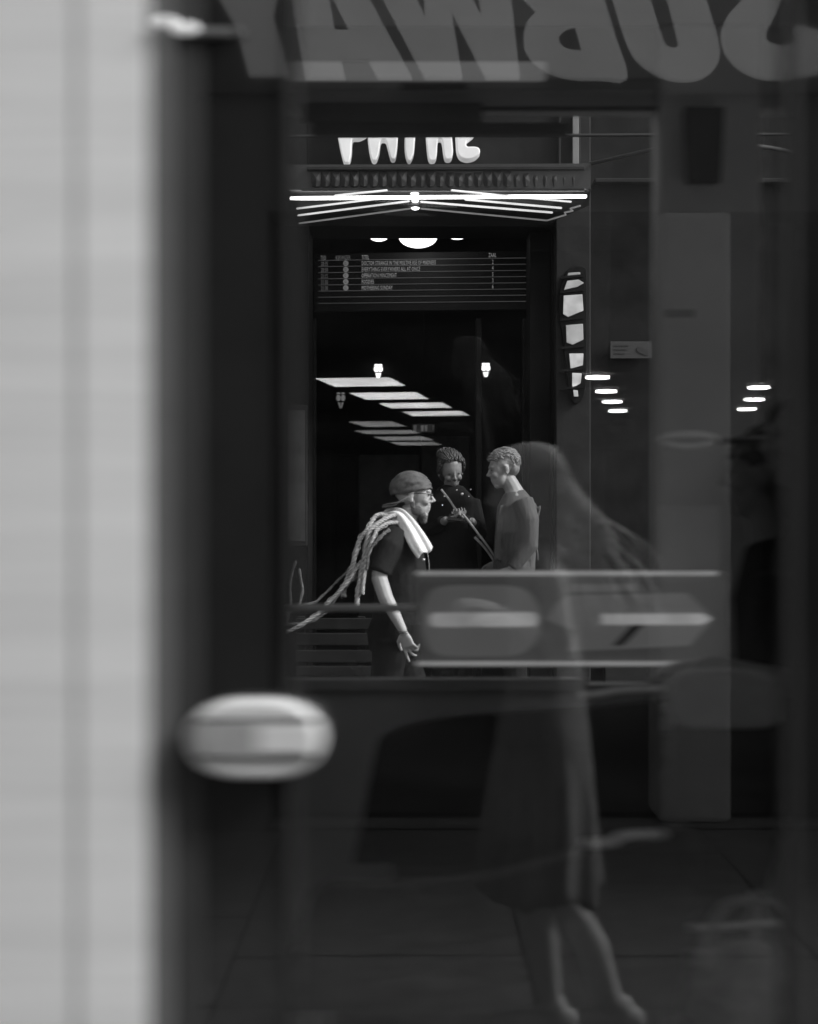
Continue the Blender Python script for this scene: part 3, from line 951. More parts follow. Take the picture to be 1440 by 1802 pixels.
# loop handle
hp = []
for q in range(25):
    a = 2 * math.pi * q / 24
    hp.append(P(1212 + 48 * math.cos(a), 776 + 11 * math.sin(a), 3.6 + .06 * math.sin(a)))
tube('strap_loop', hp, .009, mat('loop_pale', .92, .4, .1, 10), tram, 8)
tube('strap_loop_stem', [P(1262, 776, 3.6), P(1418, 770, 3.94)], .008, dark_plastic, tram, 8)
# thin cord in a V
tube('cord', [P(618, 1164, 4.08), P(672, 1232, 4.08), P(730, 1172, 4.08)], .0022, mat('cord', .3, .6, .1, 10), tram, 6)


# seats
def seat(y, top, grip, cush_z, name='seat'):
    """top: photo points along the crest of the backrest."""
    crest = spline([P(a, b, y) for a, b in top], 6)
    bm = bmesh.new()
    rows_ = []
    for c in crest:
        col_ = []
        for t in range(9):
            s = t / 8
            z = c.z - s * (c.z - cush_z)
            col_.append((c.x - .04 * s, c.y - .07 * math.sin(s * 2.2) - .02, z))
        rows_.append(col_)
    th = .055
    fr = [[bm.verts.new(Vector(p)) for p in r_] for r_ in rows_]
    bk = [[bm.verts.new(Vector(p) + Vector((0, th, 0.0))) for p in r_] for r_ in rows_]
    for i in range(len(fr) - 1):
        for j in range(8):
            bm.faces.new((fr[i][j], fr[i][j + 1], fr[i + 1][j + 1], fr[i + 1][j]))
            bm.faces.new((bk[i][j], bk[i + 1][j], bk[i + 1][j + 1], bk[i][j + 1]))
        bm.faces.new((fr[i][0], fr[i + 1][0], bk[i + 1][0], bk[i][0]))
        bm.faces.new((fr[i][8], bk[i][8], bk[i + 1][8], fr[i + 1][8]))
    for i in (0, -1):
        for j in range(8):
            bm.faces.new((fr[i][j], bk[i][j], bk[i][j + 1], fr[i][j + 1]))
    s = obj(name, bm, seat_fabric, tram, True)
    md = s.modifiers.new('b', 'BEVEL')
    md.width = .016
    md.segments = 3
    md.limit_method = 'ANGLE'
    xa, xb = crest[0].x, crest[-1].x
    box('cushion', xa + .04, xb - .04, y + .04, y + .46, cush_z - .1, cush_z + .02, seat_fabric, s, .03)
    box('pedestal', (xa + xb) / 2 - .08, (xa + xb) / 2 + .08, y + .14, y + .34, .362, cush_z - .102, dark_plastic, s, .01)
    tube('grip', spline([P(a, b, y - .03) for a, b in grip], 5), .0085, pale_plastic, s, 10)
    return s


seat(3.35, [(655, 1420), (660, 1320), (690, 1285), (780, 1262), (900, 1252), (1040, 1244), (1150, 1232), (1166, 1250)], [(1024, 1224), (1060, 1221), (1090, 1215), (1164, 1213)], .80)
seat(2.62, [(535, 1700), (540, 1590), (580, 1556), (700, 1556), (860, 1542), (1000, 1506), (1120, 1480), (1200, 1452), (1222, 1480)], [(1032, 1484), (1075, 1482), (1100, 1470), (1166, 1468)], .72)
hs = seat(3.2, [(1182, 1400), (1186, 1290), (1196, 1275), (1260, 1272), (1330, 1271), (1362, 1280), (1368, 1400)], [(1195, 1632), (1260, 1632), (1330, 1627), (1388, 1625)], .78)
cutout('headrest_cover', [rounded([(1192, 1196), (1240, 1188), (1310, 1190), (1350, 1200), (1354, 1240), (1348, 1266), (1270, 1269), (1196, 1266), (1188, 1235)], 3)], 3.17, .06, mat('cover_grey', .3, .8, .15, 20), hs, .012)

# ------------------------------------------------------------------ people


def head_prims(bm, c, yaw, pitch=0.0, s=1.0, roll=0.0, fem=False):
    """A head facing local +X; returns the matrix that places its local points."""
    M = Matrix.Translation(Vector(c)) @ Matrix.Rotation(yaw, 4, 'Z') @ Matrix.Rotation(pitch, 4, 'Y') @ Matrix.Rotation(roll, 4, 'X') @ Matrix.Scale(s, 4)
    rot = M.to_3x3().normalized()

    def e(p, r):
        add_ell(bm, M @ Vector(p), (r[0] * s, r[1] * s, r[2] * s), rot, 20, 14)

    def t(pts, rad):
        add_tube(bm, [M @ Vector(p) for p in pts], [r * s for r in rad], 10, rot @ Vector((0, 1, 0)))
    e((-.012, 0, .038), (.098, .077, .084))                       # cranium
    e((.034, 0, .012), (.060, .065, .078))                        # face mass
    e((.036, 0, -.050), (.050, .050 if fem else .055, .064))      # jaw
    e((.052, 0, -.052), (.040, .038, .046))                       # muzzle
    e((.064, 0, -.094), (.024, .022 if fem else .028, .020))      # chin
    if not fem:
        e((.081, 0, .031), (.016, .050, .010))                    # brow
    for sd in (-1, 1):
        e((.070, sd * .034, -.022), (.024, .024, .024))           # cheek
        e((.100, sd * .009, -.024), (.010, .008, .007))           # nostril
        e((-.004, sd * .077, -.002), (.016, .009, .030))          # ear
        e((.003, sd * .080, -.024), (.010, .008, .012))
        e((.004, sd * .081, .020), (.012, .007, .010))
    k = .86 if fem else 1.0
    t([(.088, 0, .026), (.098 * (.97 + .03 * k), 0, .004), (.092 + .024 * k, 0, -.020)], [.007, .0085, .0105])
    e((.087, 0, -.041), (.012, .022, .012))                       # upper lip
    e((.090, 0, -.054), (.010, .020, .0065))
    e((.088, 0, -.066), (.010, .018, .0070))
    e((.082, 0, -.078), (.010, .018, .0090))
    return M


def scalp_hair(bm, M, n, start, sweep, r=(.106, .090, .094), thick=.0045, seg=5, wave=.004, centre=(-.014, 0, .040), lift=1.0):
    """Locks that lie along the scalp: start() gives a direction, sweep(dir, t) turns it as the lock runs."""
    for k in range(n):
        v0 = start()
        ph = random.uniform(0, 6)
        rr = random.uniform(.98, 1.05) * lift
        pts = []
        for i in range(9):
            t = i / 8
            v = sweep(v0, t).normalized()
            w = 1 + wave * 10 * math.sin(ph + t * 9)
            pts.append(M @ (Vector(centre) + Vector((v.x * r[0], v.y * r[1], v.z * r[2])) * rr * w))
        th = thick * random.uniform(.7, 1.3)
        add_tube(bm, pts, [th * .7, th, th, th, th, th, th, th * .8, th * .4], seg, Vector((0, .3, 1)), .3)


def hand_prims(bm, wrist, d, n, s=1.0, curl=(.5, .6, .7, .8), thumb=0.5, side=1):
    """Palm, four unequal fingers with knuckle bends, and a thumb from the side of the palm."""
    d = Vector(d).normalized()
    n = Vector(n)
    n = (n - d * n.dot(d)).normalized()
    u = d.cross(n) * side
    w = Vector(wrist)
    add_tube(bm, [w, w + d * .045 * s, w + d * .088 * s], [(.021 * s, .016 * s), (.038 * s, .015 * s), (.040 * s, .013 * s)], 12, u)
    ln = [(.044, .027, .021), (.049, .030, .022), (.045, .028, .021), (.034, .021, .018)]
    for i in range(4):
        base = w + d * .082 * s + u * ((i - 1.5) * -.0205 * s)
        a = curl[i] * .35
        p = [base]
        q = base
        for j, l in enumerate(ln[i]):
            a += curl[i] * (.25 if j == 0 else .75)
            dirv = d * math.cos(a) + n * math.sin(a) + u * ((1.5 - i) * .05)
            q = q + dirv.normalized() * l * s
            p.append(q)
        add_tube(bm, p, [.0098 * s, .0092 * s, .0082 * s, .007 * s], 8, u)
    b = w + d * .022 * s + u * .024 * s
    k1 = b + (d * .6 + u * .75 + n * .25 * thumb).normalized() * .042 * s
    k2 = k1 + (d * .85 + u * .3 + n * .6 * thumb).normalized() * .032 * s
    k3 = k2 + (d * .95 + u * .05 + n * .5 * thumb).normalized() * .024 * s
    add_tube(bm, [b, k1, k2, k3], [.016 * s, .0125 * s, .0105 * s, .0085 * s], 8, n)


def shoe(bm, ankle, yaw, s=1.0, zbase=0.0):
    a = Vector(ankle)
    f = Vector((math.cos(yaw), math.sin(yaw), 0))
    b = Vector((a.x, a.y, zbase + .04))
    add_tube(bm, [b - f * .065 * s, b + f * .02, b + f * .10 * s, b + f * .175 * s], [(.036, .038), (.040, .042), (.045, .032), (.034, .022)], 12, f.cross(Vector((0, 0, 1))))
    add_tube(bm, [b - f * .02, Vector((a.x, a.y, max(a.z, b.z + .05)))], [(.042, .045), (.042, .045)], 10)


def eyes(M, s, parent):
    for sd in (-1, 1):
        bm = bmesh.new()
        add_ell(bm, M @ Vector((.0862, sd * .031, .011)), (.006 * s, .0105 * s, .0042 * s), M.to_3x3().normalized(), 10, 8)
        obj('eye', bm, lens_m, parent, True)


def tufts(bm, M, n, r0, length, fn, thick=.006, seg=5):
    """Locks of hair rooted on an ellipsoid and bent by fn(root, normal) -> direction."""
    for _ in range(n):
        while True:
            v = Vector((random.gauss(0, 1), random.gauss(0, 1), random.gauss(0, 1))).normalized()
            ok = fn(v)
            if ok is not None:
                break
        root = Vector((-.012, 0, .038)) + Vector((v.x * r0[0], v.y * r0[1], v.z * r0[2]))
        d = (v * .7 + ok).normalized()
        l = length * random.uniform(.6, 1.3)
        q = [root, root + d * l * .5, root + (d + ok * .7).normalized() * l]
        add_tube(bm, [M @ p for p in q], [thick, thick * .8, thick * .25], seg, Vector((0, .3, 1)), .3)


# ---- man with the cap, walking right
Y1 = 9.3


def q1(a, b, dy=0.0):
    p = P(a, b, Y1)
    p.y += dy
    return p


m1 = tag(empty('person', (P(700, 0, Y1).x, Y1, 0)), 'bearded man in dark cap and T-shirt walking right with white towel on his shoulder', 'person', 'people by the cinema')
bm = bmesh.new()
M1 = head_prims(bm, q1(727, 873), R(-6), R(4), 1.13)
yx = Vector((0, 1, 0))
add_tube(bm, [q1(724, 898), q1(714, 918), q1(706, 938)], [(.058, .062), (.06, .064), (.075, .08)], 14, yx)
tors = [q1(706, 936), q1(702, 958), q1(703, 1000), q1(705, 1048), q1(698, 1100), q1(692, 1136)]
add_tube(bm, tors, [(.11, .08), (.19, .13), (.185, .145), (.165, .145), (.17, .14), (.14, .11)], 18, yx)
add_tube(bm, [q1(695, 944, -.17), q1(682, 972, -.2), q1(668, 1012, -.22)], [.062, .056, .047], 12, yx)
add_tube(bm, [q1(668, 1012, -.22), q1(680, 1048, -.235), q1(696, 1078, -.24), q1(710, 1105, -.24)], [.048, .045, .036, .026], 12, yx)
dv = (q1(730, 1160) - q1(711, 1106)).normalized()
hand_prims(bm, q1(710.5, 1106, -.24), dv, Vector((.55, .8, -.1)), 1.06, (.12, .62, 1.0, 1.15), .5, -1)
add_tube(bm, [q1(705, 946, .17), q1(718, 985, .21), q1(728, 1022, .22)], [.06, .054, .045], 12, yx)
add_tube(bm, [q1(728, 1022, .22), q1(752, 1058, .2), q1(772, 1084, .18)], [.045, .04, .027], 12, yx)
hand_prims(bm, q1(772, 1084, .18), Vector((.7, 0, -.7)), Vector((.4, -.9, .2)), 1.0, (.5, .6, .7, .8), .5, 1)
for pts in ([q1(690, 1120, -.09), q1(676, 1240, -.1), q1(640, 1344, -.1)], [q1(696, 1120, .09), q1(738, 1240, .1), q1(744, 1342, .1)]):
    add_tube(bm, pts, [.085, .058, .04], 12, yx)
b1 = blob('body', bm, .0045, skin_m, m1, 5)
eyes(M1, 1.13, m1)
bm = bmesh.new()
add_tube(bm, [q1(709, 928), q1(702, 952), q1(703, 1000), q1(706, 1048), q1(700, 1092), q1(698, 1106)], [(.085, .082), (.205, .145), (.2, .162), (.182, .162), (.188, .158), (.186, .156)], 20, yx, .2)
add_tube(bm, [q1(700, 938, -.14), q1(688, 960, -.195), q1(674, 990, -.215), q1(669, 1003, -.222)], [.075, .078, .07, .068], 14, yx, .15)
add_tube(bm, [q1(704, 940, .14), q1(714, 965, .2), q1(722, 995, .22)], [.075, .076, .068], 14, yx, .15)
blob('t_shirt', bm, .009, cloth_dark, m1, 4)
bm = bmesh.new()
add_tube(bm, [q1(702, 1088), q1(694, 1120), q1(690, 1150)], [(.19, .155), (.195, .17), (.17, .14)], 18, yx, .2)
for pts in ([q1(688, 1124, -.09), q1(676, 1240, -.1), q1(640, 1338, -.1)], [q1(696, 1124, .09), q1(738, 1240, .1), q1(744, 1336, .1)]):
    add_tube(bm, pts, [.112, .088, .075], 14, yx, .2)
blob('trousers', bm, .010, cloth_black, m1, 4)
for a, b, dy in ((640, 1344, -.1), (744, 1342, .1)):
    bm = bmesh.new()
    shoe(bm, q1(a, b, dy), R(0))
    blob('shoe', bm, .008, cloth_black, m1, 2)
# cap
bm = bmesh.new()
n_lat, n_lon = 30, 72
grid = []
for i in range(n_lat + 1):
    th = i / n_lat
    rowv = []
    for j in range(n_lon):
        a = 2 * math.pi * j / n_lon
        rim = R(101) + R(19) * max(0, -math.cos(a)) - R(17) * max(0, math.cos(a)) + R(2.5) * math.sin(3 * a)
        ph = th * rim
        x, y, z = math.sin(ph) * math.cos(a) * .114, math.sin(ph) * math.sin(a) * .093, math.cos(ph) * .100
        fold = 1 + .016 * math.sin(a * 5 + th * 5) + .012 * math.sin(a * 11 - th * 9) * th + .03 * math.exp(-((th - .95) / .05) ** 2) + .07 * th * noise.noise(Vector((math.cos(a) * 2.2, math.sin(a) * 2.2 + th * 3.5, th * 7))) + .03 * noise.noise(Vector((math.cos(a) * 6, math.sin(a) * 6, th * 12)))
        rowv.append(bm.verts.new(M1 @ Vector((-.014 + x * fold, y * fold, .036 + z * (1 if z > 0 else .9)))))
    grid.append(rowv)
for i in range(n_lat):
    for j in range(n_lon):
        k2 = (j + 1) % n_lon
        if i == 0:
            bm.faces.new((grid[0][0], grid[1][j], grid[1][k2])) if False else None
        bm.faces.new((grid[i][j], grid[i + 1][j], grid[i + 1][k2], grid[i][k2]))
bmesh.ops.remove_doubles(bm, verts=bm.verts, dist=.0004)
capo = obj('cap', bm, cap_m, m1, True)
md = capo.modifiers.new('t', 'SOLIDIFY')
md.thickness = .005


def flap(name, pts, w, m, parent, th=.006):
    """A curved sheet: centre line pts (head-local), half widths w across local Y."""
    bm = bmesh.new()
    rows_ = []
    for p, ww in zip(pts, w):
        rows_.append([bm.verts.new(M1 @ (Vector(p) + Vector((0, ww * u, -.012 * abs(u) ** 2)))) for u in (-1, -.6, -.2, .2, .6, 1)])
    for a, b in zip(rows_, rows_[1:]):
        for i in range(5):
            bm.faces.new((a[i], a[i + 1], b[i + 1], b[i]))
    o = obj(name, bm, m, parent, True)
    s_ = o.modifiers.new('t', 'SOLIDIFY')
    s_.thickness = th
    return o


flap('neck_flap', spline([(-.075, 0, -.035), (-.115, 0, -.05), (-.158, 0, -.058)], 4), [.07, .072, .073, .073, .072, .070, .066, .06, .05], cap_m, capo, .008)
bm = bmesh.new()
add_tube(bm, [M1 @ Vector(p) for p in ((-.012, -.083, -.006), (-.07, -.075, -.04), (-.15, -.03, -.058))], [.007, .006, .004], 8)
obj('band', bm, mat('band', .2, .6, .3, 30), capo, True)
bm = bmesh.new()
add_box(bm, -.014, .014, -.003, .003, -.011, .011, .002)
o = obj('buckle', bm, mat('buckle', .4, .4, .3, 60), capo)
o.data.transform(M1 @ Matrix.Translation((-.095, -.048, .034)) @ Matrix.Rotation(R(-62), 4, 'Z'))
# glasses
gl = empty('glasses_pivot', M1 @ Vector((.1, 0, .01)))
bpy.data.objects.remove(gl)
bm = bmesh.new()
for sd in (-1, 1):
    add_tube(bm, [M1 @ Vector((-.004, sd * .083, .016)), M1 @ Vector((.05, sd * .074, .017)), M1 @ Vector((.102, sd * .054, .016))], [.0028] * 3, 6)
    ring = [M1 @ Vector((.104 - .004 * abs(math.cos(2 * math.pi * q / 16)), sd * (.031 + .024 * math.cos(2 * math.pi * q / 16)), .008 + .017 * math.sin(2 * math.pi * q / 16))) for q in range(17)]
    add_tube(bm, ring, [.0022] * 17, 6)
add_tube(bm, [M1 @ Vector((.107, -.009, .012)), M1 @ Vector((.110, 0, .015)), M1 @ Vector((.107, .009, .012))], [.002] * 3, 6)
obj('glasses', bm, lens_m, m1, True)
# beard
bm = bmesh.new()
rt = M1.to_3x3().normalized()
for p, r in (((.058, 0, -.108), (.030, .034, .028)), ((.030, .047, -.074), (.032, .013, .030)), ((.030, -.047, -.074), (.032, .013, .030)), ((.008, .066, -.040), (.013, .008, .030)), ((.008, -.066, -.040), (.013, .008, .030)), ((.058, .028, -.094), (.022, .018, .022)), ((.058, -.028, -.094), (.022, .018, .022)), ((.064, 0, -.128), (.022, .022, .020))):
    add_ell(bm, M1 @ Vector(p), tuple(v * 1.13 for v in r), rt, 14, 10)
blob('beard', bm, .004, beard_m, m1, 4)
# towel over the near shoulder
tw = spline([q1(678, 909, .04), q1(690, 905, -.03), q1(704, 908, -.10), q1(718, 924, -.165), q1(733, 948, -.20), q1(748, 972, -.205)], 6)
bm = bmesh.new()
rows_ = []
nt_ = len(tw)
for i, p in enumerate(tw):
    t = i / (nt_ - 1)
    d = (tw[min(i + 1, nt_ - 1)] - tw[max(i - 1, 0)]).normalized()
    sd_ = Vector((-d.z, 0, d.x)).normalized()          # across the cloth, in the plane of his side
    sd_ = (sd_ + Vector((0, .55, 0))).normalized()
    nm = d.cross(sd_).normalized()
    if nm.y > 0:
        nm = -nm
    w = .030 + .026 * min(1, t * 1.7) + .006 * math.sin(t * 9)
    r_ = []
    for q in range(13):
        u = -1 + 2 * q / 12
        rip = .010 * math.sin(u * 5.5 + t * 3 + 1) + .004 * math.sin(u * 13 + t * 7) + .012 * (1 - u * u)
        r_.append(bm.verts.new(p + sd_ * (w * u) + nm * rip + d * (.012 * math.sin(u * 4) if i == nt_ - 1 else 0)))
    rows_.append(r_)
for a, b in zip(rows_, rows_[1:]):
    for q in range(12):
        bm.faces.new((a[q], a[q + 1], b[q + 1], b[q]))
tow = obj('towel', bm, towel_m, m1, True)
md = tow.modifiers.new('t', 'SOLIDIFY')
md.thickness = .016
md.offset = 0
md = tow.modifiers.new('s', 'SUBSURF')
md.levels = 1
md.render_levels = 1
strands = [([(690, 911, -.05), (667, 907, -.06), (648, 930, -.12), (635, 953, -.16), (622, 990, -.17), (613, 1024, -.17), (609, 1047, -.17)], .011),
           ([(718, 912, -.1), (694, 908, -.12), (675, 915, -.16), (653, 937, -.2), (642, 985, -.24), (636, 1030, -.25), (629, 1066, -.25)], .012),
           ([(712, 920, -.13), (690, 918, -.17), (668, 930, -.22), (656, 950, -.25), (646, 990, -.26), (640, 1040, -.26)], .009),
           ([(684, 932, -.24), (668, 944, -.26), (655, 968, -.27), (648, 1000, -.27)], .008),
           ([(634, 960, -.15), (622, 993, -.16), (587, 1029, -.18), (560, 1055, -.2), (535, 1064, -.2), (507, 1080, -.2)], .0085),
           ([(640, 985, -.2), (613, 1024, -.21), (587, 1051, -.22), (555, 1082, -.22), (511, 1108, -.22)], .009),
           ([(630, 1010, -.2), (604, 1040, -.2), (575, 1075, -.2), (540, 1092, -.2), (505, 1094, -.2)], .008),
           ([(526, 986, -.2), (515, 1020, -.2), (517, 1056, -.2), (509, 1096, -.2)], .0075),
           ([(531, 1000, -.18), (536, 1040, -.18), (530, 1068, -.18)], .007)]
for pts, r in strands:
    pp = spline([q1(*p) + Vector((random.gauss(0, .004), random.gauss(0, .01), random.gauss(0, .004))) for p in pts], 14)
    bm = bmesh.new()
    rr_ = r * (random.uniform(1.0, 1.2) if r > .0088 else random.uniform(.7, .9))
    for k2 in range(3):
        ply = []
        for i, p in enumerate(pp):
            d = (pp[min(i + 1, len(pp) - 1)] - pp[max(i - 1, 0)]).normalized()
            s_, b_ = frame_of(d, yx)
            a = i * .75 + k2 * 2.1
            ply.append(p + (s_ * math.cos(a) + b_ * math.sin(a)) * rr_ * .55)
        add_tube(bm, ply, [rr_ * .62 * (1 + .15 * math.sin(i * 1.3 + k2)) for i in range(len(ply))], 7, yx)
    for k2 in range(4):
        ph = random.uniform(0, 6)
        add_tube(bm, [p + Vector((math.sin(i * .5 + ph), .5 * math.cos(i * .4 + ph), math.cos(i * .45 + ph * 2))) * rr_ * 1.25 for i, p in enumerate(pp)], [.0018] * len(pp), 5, yx)
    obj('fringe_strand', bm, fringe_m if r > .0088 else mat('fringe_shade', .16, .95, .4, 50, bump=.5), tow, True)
tube('towel_cord', spline([q1(752, 970, -.17), q1(755, 1000, -.18), q1(754, 1062, -.18)], 5), .0022, fringe_m, tow, 6)
revolve('cord_stop', [(.004, -.006), (.009, -.004), (.009, .004), (.004, .006)], q1(745, 983, -.175), metal, tow, 10)
# bracelets
wc, wd_ = q1(709.5, 1104, -.24), dv
for off, r in ((0.006, .029), (.016, .030)):
    s_, b_ = frame_of(wd_, yx)
    c = wc + wd_ * off
    ringp = [c + s_ * math.cos(2 * math.pi * q / 18) * r + b_ * math.sin(2 * math.pi * q / 18) * r * .85 + wd_ * .008 * math.sin(2 * math.pi * q / 18) for q in range(19)]
    tube('bracelet', ringp, .0026, beard_m, m1, 6)

# ---- woman with the phone
Y2 = 10.75


def q2(a, b, dy=0.0):
    p = P(a, b, Y2)
    p.y += dy
    return p


xx = Vector((1, 0, 0))
w2 = tag(empty('person', (P(795, 0, Y2).x, Y2, 0)), 'woman in dark studded jacket looking down at the phone in her hands', 'person', 'people by the cinema')
bm = bmesh.new()
M2 = head_prims(bm, q2(793, 829), R(-74), R(20), 1.06, R(5), True)
add_tube(bm, [q2(794, 846, .02), q2(795, 872, .02)], [.05, .055], 12, xx)
add_tube(bm, [q2(795, 872), q2(795, 890), q2(796, 940), q2(796, 985)], [(.12, .07), (.16, .10), (.13, .10), (.15, .11)], 16, xx)
for sd, sh, el, wr in ((-1, (761, 884), (757, 938), (784, 914)), (1, (829, 884), (842, 940), (828, 916))):
    add_tube(bm, [q2(*sh), q2(*el, -.03)], [.048, .04], 10, xx)
    add_tube(bm, [q2(*el, -.03), q2(*wr, -.24)], [.04, .026], 10, xx)
    hand_prims(bm, q2(wr[0], wr[1], -.22), Vector((-sd * .9, -.35, .15)), Vector((0, .35, .95)), .95, (.7, .8, .9, .9), .8, sd)
for sd in (-1, 1):
    add_tube(bm, [q2(796 + sd * 20, 985), q2(796 + sd * 20, 1130), q2(796 + sd * 20, 1270)], [.085, .055, .038], 12, xx)
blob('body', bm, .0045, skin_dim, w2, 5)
eyes(M2, 1.04, w2)
bm = bmesh.new()
add_tube(bm, [q2(795, 856, .01), q2(795, 884), q2(796, 930), q2(796, 990), q2(796, 1030)], [(.085, .07), (.185, .125), (.165, .13), (.18, .14), (.19, .15)], 18, xx, .2)
for sh, el, wr in (((761, 882), (756, 938), (779, 917)), ((829, 882), (843, 940), (831, 920))):
    add_tube(bm, [q2(*sh), q2(*el, -.03), q2(*wr, -.2)], [.068, .062, .045], 12, xx, .2)
blob('jacket', bm, .009, cloth_black, w2, 4)
bm = bmesh.new()
for sd in (-1, 1):
    add_tube(bm, [q2(796 + sd * 20, 1000), q2(796 + sd * 20, 1130), q2(796 + sd * 20, 1268)], [.1, .075, .062], 12, xx, .2)
blob('trousers', bm, .010, cloth_black, w2, 3)
for sd in (-1, 1):
    bm = bmesh.new()
    shoe(bm, q2(796 + sd * 20, 1270), R(-90))
    blob('shoe', bm, .008, cloth_black, w2, 2)
bm = bmesh.new()
rt = M2.to_3x3().normalized()
add_ell(bm, M2 @ Vector((-.024, 0, .050)), (.103, .088, .090), rt)
add_ell(bm, M2 @ Vector((-.050, 0, -.02)), (.05, .078, .08), rt)
add_ell(bm, M2 @ Vector((-.06, -.01, .098)), (.05, .06, .034), rt)


def st2():
    sd = random.choice((-1, 1))
    return Vector((random.uniform(.45, .95), sd * random.uniform(.0, .9), random.uniform(.55, 1.0)))


scalp_hair(bm, M2, 120, st2, lambda v, t: v * (1 - t) + Vector((-.7, v.y * 1.1, .55)) * t, thick=.0055, wave=.006)
scalp_hair(bm, M2, 40, lambda: Vector((random.uniform(.3, .62), random.choice((-1, 1)) * random.uniform(.75, 1), random.uniform(.2, .6))), lambda v, t: v * (1 - t) + Vector((.1, v.y * 1.2, -.75)) * t, thick=.005, wave=.007)
scalp_hair(bm, M2, 40, lambda: Vector((random.uniform(-1, 1), random.uniform(-1, 1), .9)), lambda v, t: Vector((v.x * math.cos(t * 3) - v.y * math.sin(t * 3), v.x * math.sin(t * 3) + v.y * math.cos(t * 3), .9 - t * 1.1)), (.054, .06, .04), .006, 5, .012, (-.06, -.01, .096))
obj('hair', bm, hair_brown, w2, True)
bm = bmesh.new()
add_box(bm, -.037, .037, -.074, .074, -.004, .004, .003)
ph = obj('phone', bm, lens_m, None)
ph.data.transform(Matrix.Translation(q2(806, 911, -.27)) @ Matrix.Rotation(R(35), 4, 'X') @ Matrix.Rotation(R(80), 4, 'Z'))
tag(ph, 'dark phone held in both hands by the woman in the studded jacket', 'phone')
for a, b, r in ((781.5, 874, .008), (812.5, 870, .012), (824, 874, .006), (778, 889, .007), (827, 862, .006), (803, 863, .007), (775, 925, .006)):
    bm = bmesh.new()
    add_ell(bm, q2(a, b, -.128), (r, r * .6, r), None, 10, 8)
    obj('stud', bm, mat('stud_metal', .9, .1, .05, 20, metal=1.0), w2, True)
tube('strap', spline([q2(776, 862, -.14), q2(790, 880, -.16), q2(802, 898, -.2), q2(815, 908, -.3), q2(838, 938, -.32), q2(860, 967, -.3), q2(882, 1002, -.25)], 5), [(.0022, .0075)] * 31, mat('strap_cloth', .3, .8, .4, 30), w2, 8)
tube('strap', spline([q2(832, 944, -.3), q2(852, 965, -.28), q2(876, 1000, -.24)], 5), [(.0022, .0085)] * 11, MATS['strap_cloth'], w2, 8)

# ---- fair-haired man facing left
Y3 = 10.5


def q3(a, b, dy=0.0):
    p = P(a, b, Y3)
    p.y += dy
    return p


m3 = tag(empty('person', (P(905, 0, Y3).x, Y3, 0)), 'fair short-haired man in dark shirt facing left towards the woman', 'person', 'people by the cinema')
bm = bmesh.new()
M3 = head_prims(bm, q3(887, 826), R(188), R(12), 1.05)
add_tube(bm, [q3(893, 842), q3(902, 858), q3(908, 874)], [.055, .058, .075], 12, yx)
add_tube(bm, [q3(908, 872), q3(910, 895), q3(908, 940), q3(905, 985), q3(905, 1010)], [(.12, .07), (.19, .115), (.18, .12), (.165, .12), (.16, .12)], 16, yx)
for dy, el, wr in ((-.2, (928, 958), (896, 1000)), (.2, (915, 958), (880, 992))):
    add_tube(bm, [q3(918, 886, dy * .9), q3(*el, dy)], [.052, .042], 10, yx)
    add_tube(bm, [q3(*el, dy), q3(*wr, dy)], [.042, .027], 10, yx)
    hand_prims(bm, q3(*wr, dy), Vector((-.8, 0, -.5)), Vector((-.2, -dy * 4, -.4)), 1.0, (.6, .7, .8, .9), .5, 1 if dy < 0 else -1)
for dy in (-.09, .09):
    add_tube(bm, [q3(907, 1010, dy), q3(905, 1140, dy), q3(908, 1278, dy)], [.09, .058, .04], 12, yx)
blob('body', bm, .0045, mat('skin_half_shaded', .28, .55, .12, 30), m3, 5)  # skin colour lowered to stand in for the canopy's shade
eyes(M3, 1.05, m3)
bm = bmesh.new()
add_tube(bm, [q3(905, 866), q3(910, 890), q3(908, 940), q3(905, 990), q3(905, 1035)], [(.085, .075), (.21, .135), (.2, .145), (.185, .145), (.185, .145)], 18, yx, .2)
for dy, el, wr in ((-.2, (928, 958), (899, 997)), (.2, (915, 958), (884, 989))):
    add_tube(bm, [q3(916, 882, dy * .85), q3(927, 915, dy), q3(*el, dy), q3(*wr, dy)], [.078, .07, .062, .045], 12, yx, .2)
for k2 in range(9):
    a = 872 + k2 * 8.5
    add_tube(bm, spline([q3(a + 8, 890, -.13), q3(a + random.uniform(-4, 6), 935, -.146), q3(a + random.uniform(-6, 4), 985, -.142)], 4), [.010] * 9, 6, yx)
blob('shirt', bm, .008, cloth_char, m3, 3)
bm = bmesh.new()
for dy in (-.09, .09):
    add_tube(bm, [q3(907, 1022, dy), q3(905, 1140, dy), q3(908, 1276, dy)], [.115, .085, .068], 12, yx, .2)
blob('trousers', bm, .010, cloth_black, m3, 3)
for dy in (-.09, .09):
    bm = bmesh.new()
    shoe(bm, q3(908, 1278, dy), R(180))
    blob('shoe', bm, .008, cloth_black, m3, 2)
bm = bmesh.new()
rt = M3.to_3x3().normalized()
add_ell(bm, M3 @ Vector((-.020, 0, .054)), (.098, .081, .080), rt)
add_ell(bm, M3 @ Vector((-.052, 0, .005)), (.057, .074, .066), rt)
scalp_hair(bm, M3, 170, lambda: Vector((random.uniform(-.9, .75), random.gauss(0, .6), random.uniform(.15, 1))), lambda v, t: v + Vector((.55, random.uniform(-.05, .05), .16)) * t, (.101, .085, .090), .0036, 5, .006, (-.016, 0, .046))
scalp_hair(bm, M3, 120, lambda: Vector((random.uniform(-1, -.2), random.gauss(0, .7), random.uniform(-.1, .6))), lambda v, t: v + Vector((-.1, 0, -.55)) * t, (.096, .083, .090), .0034, 5, .004, (-.018, 0, .046))
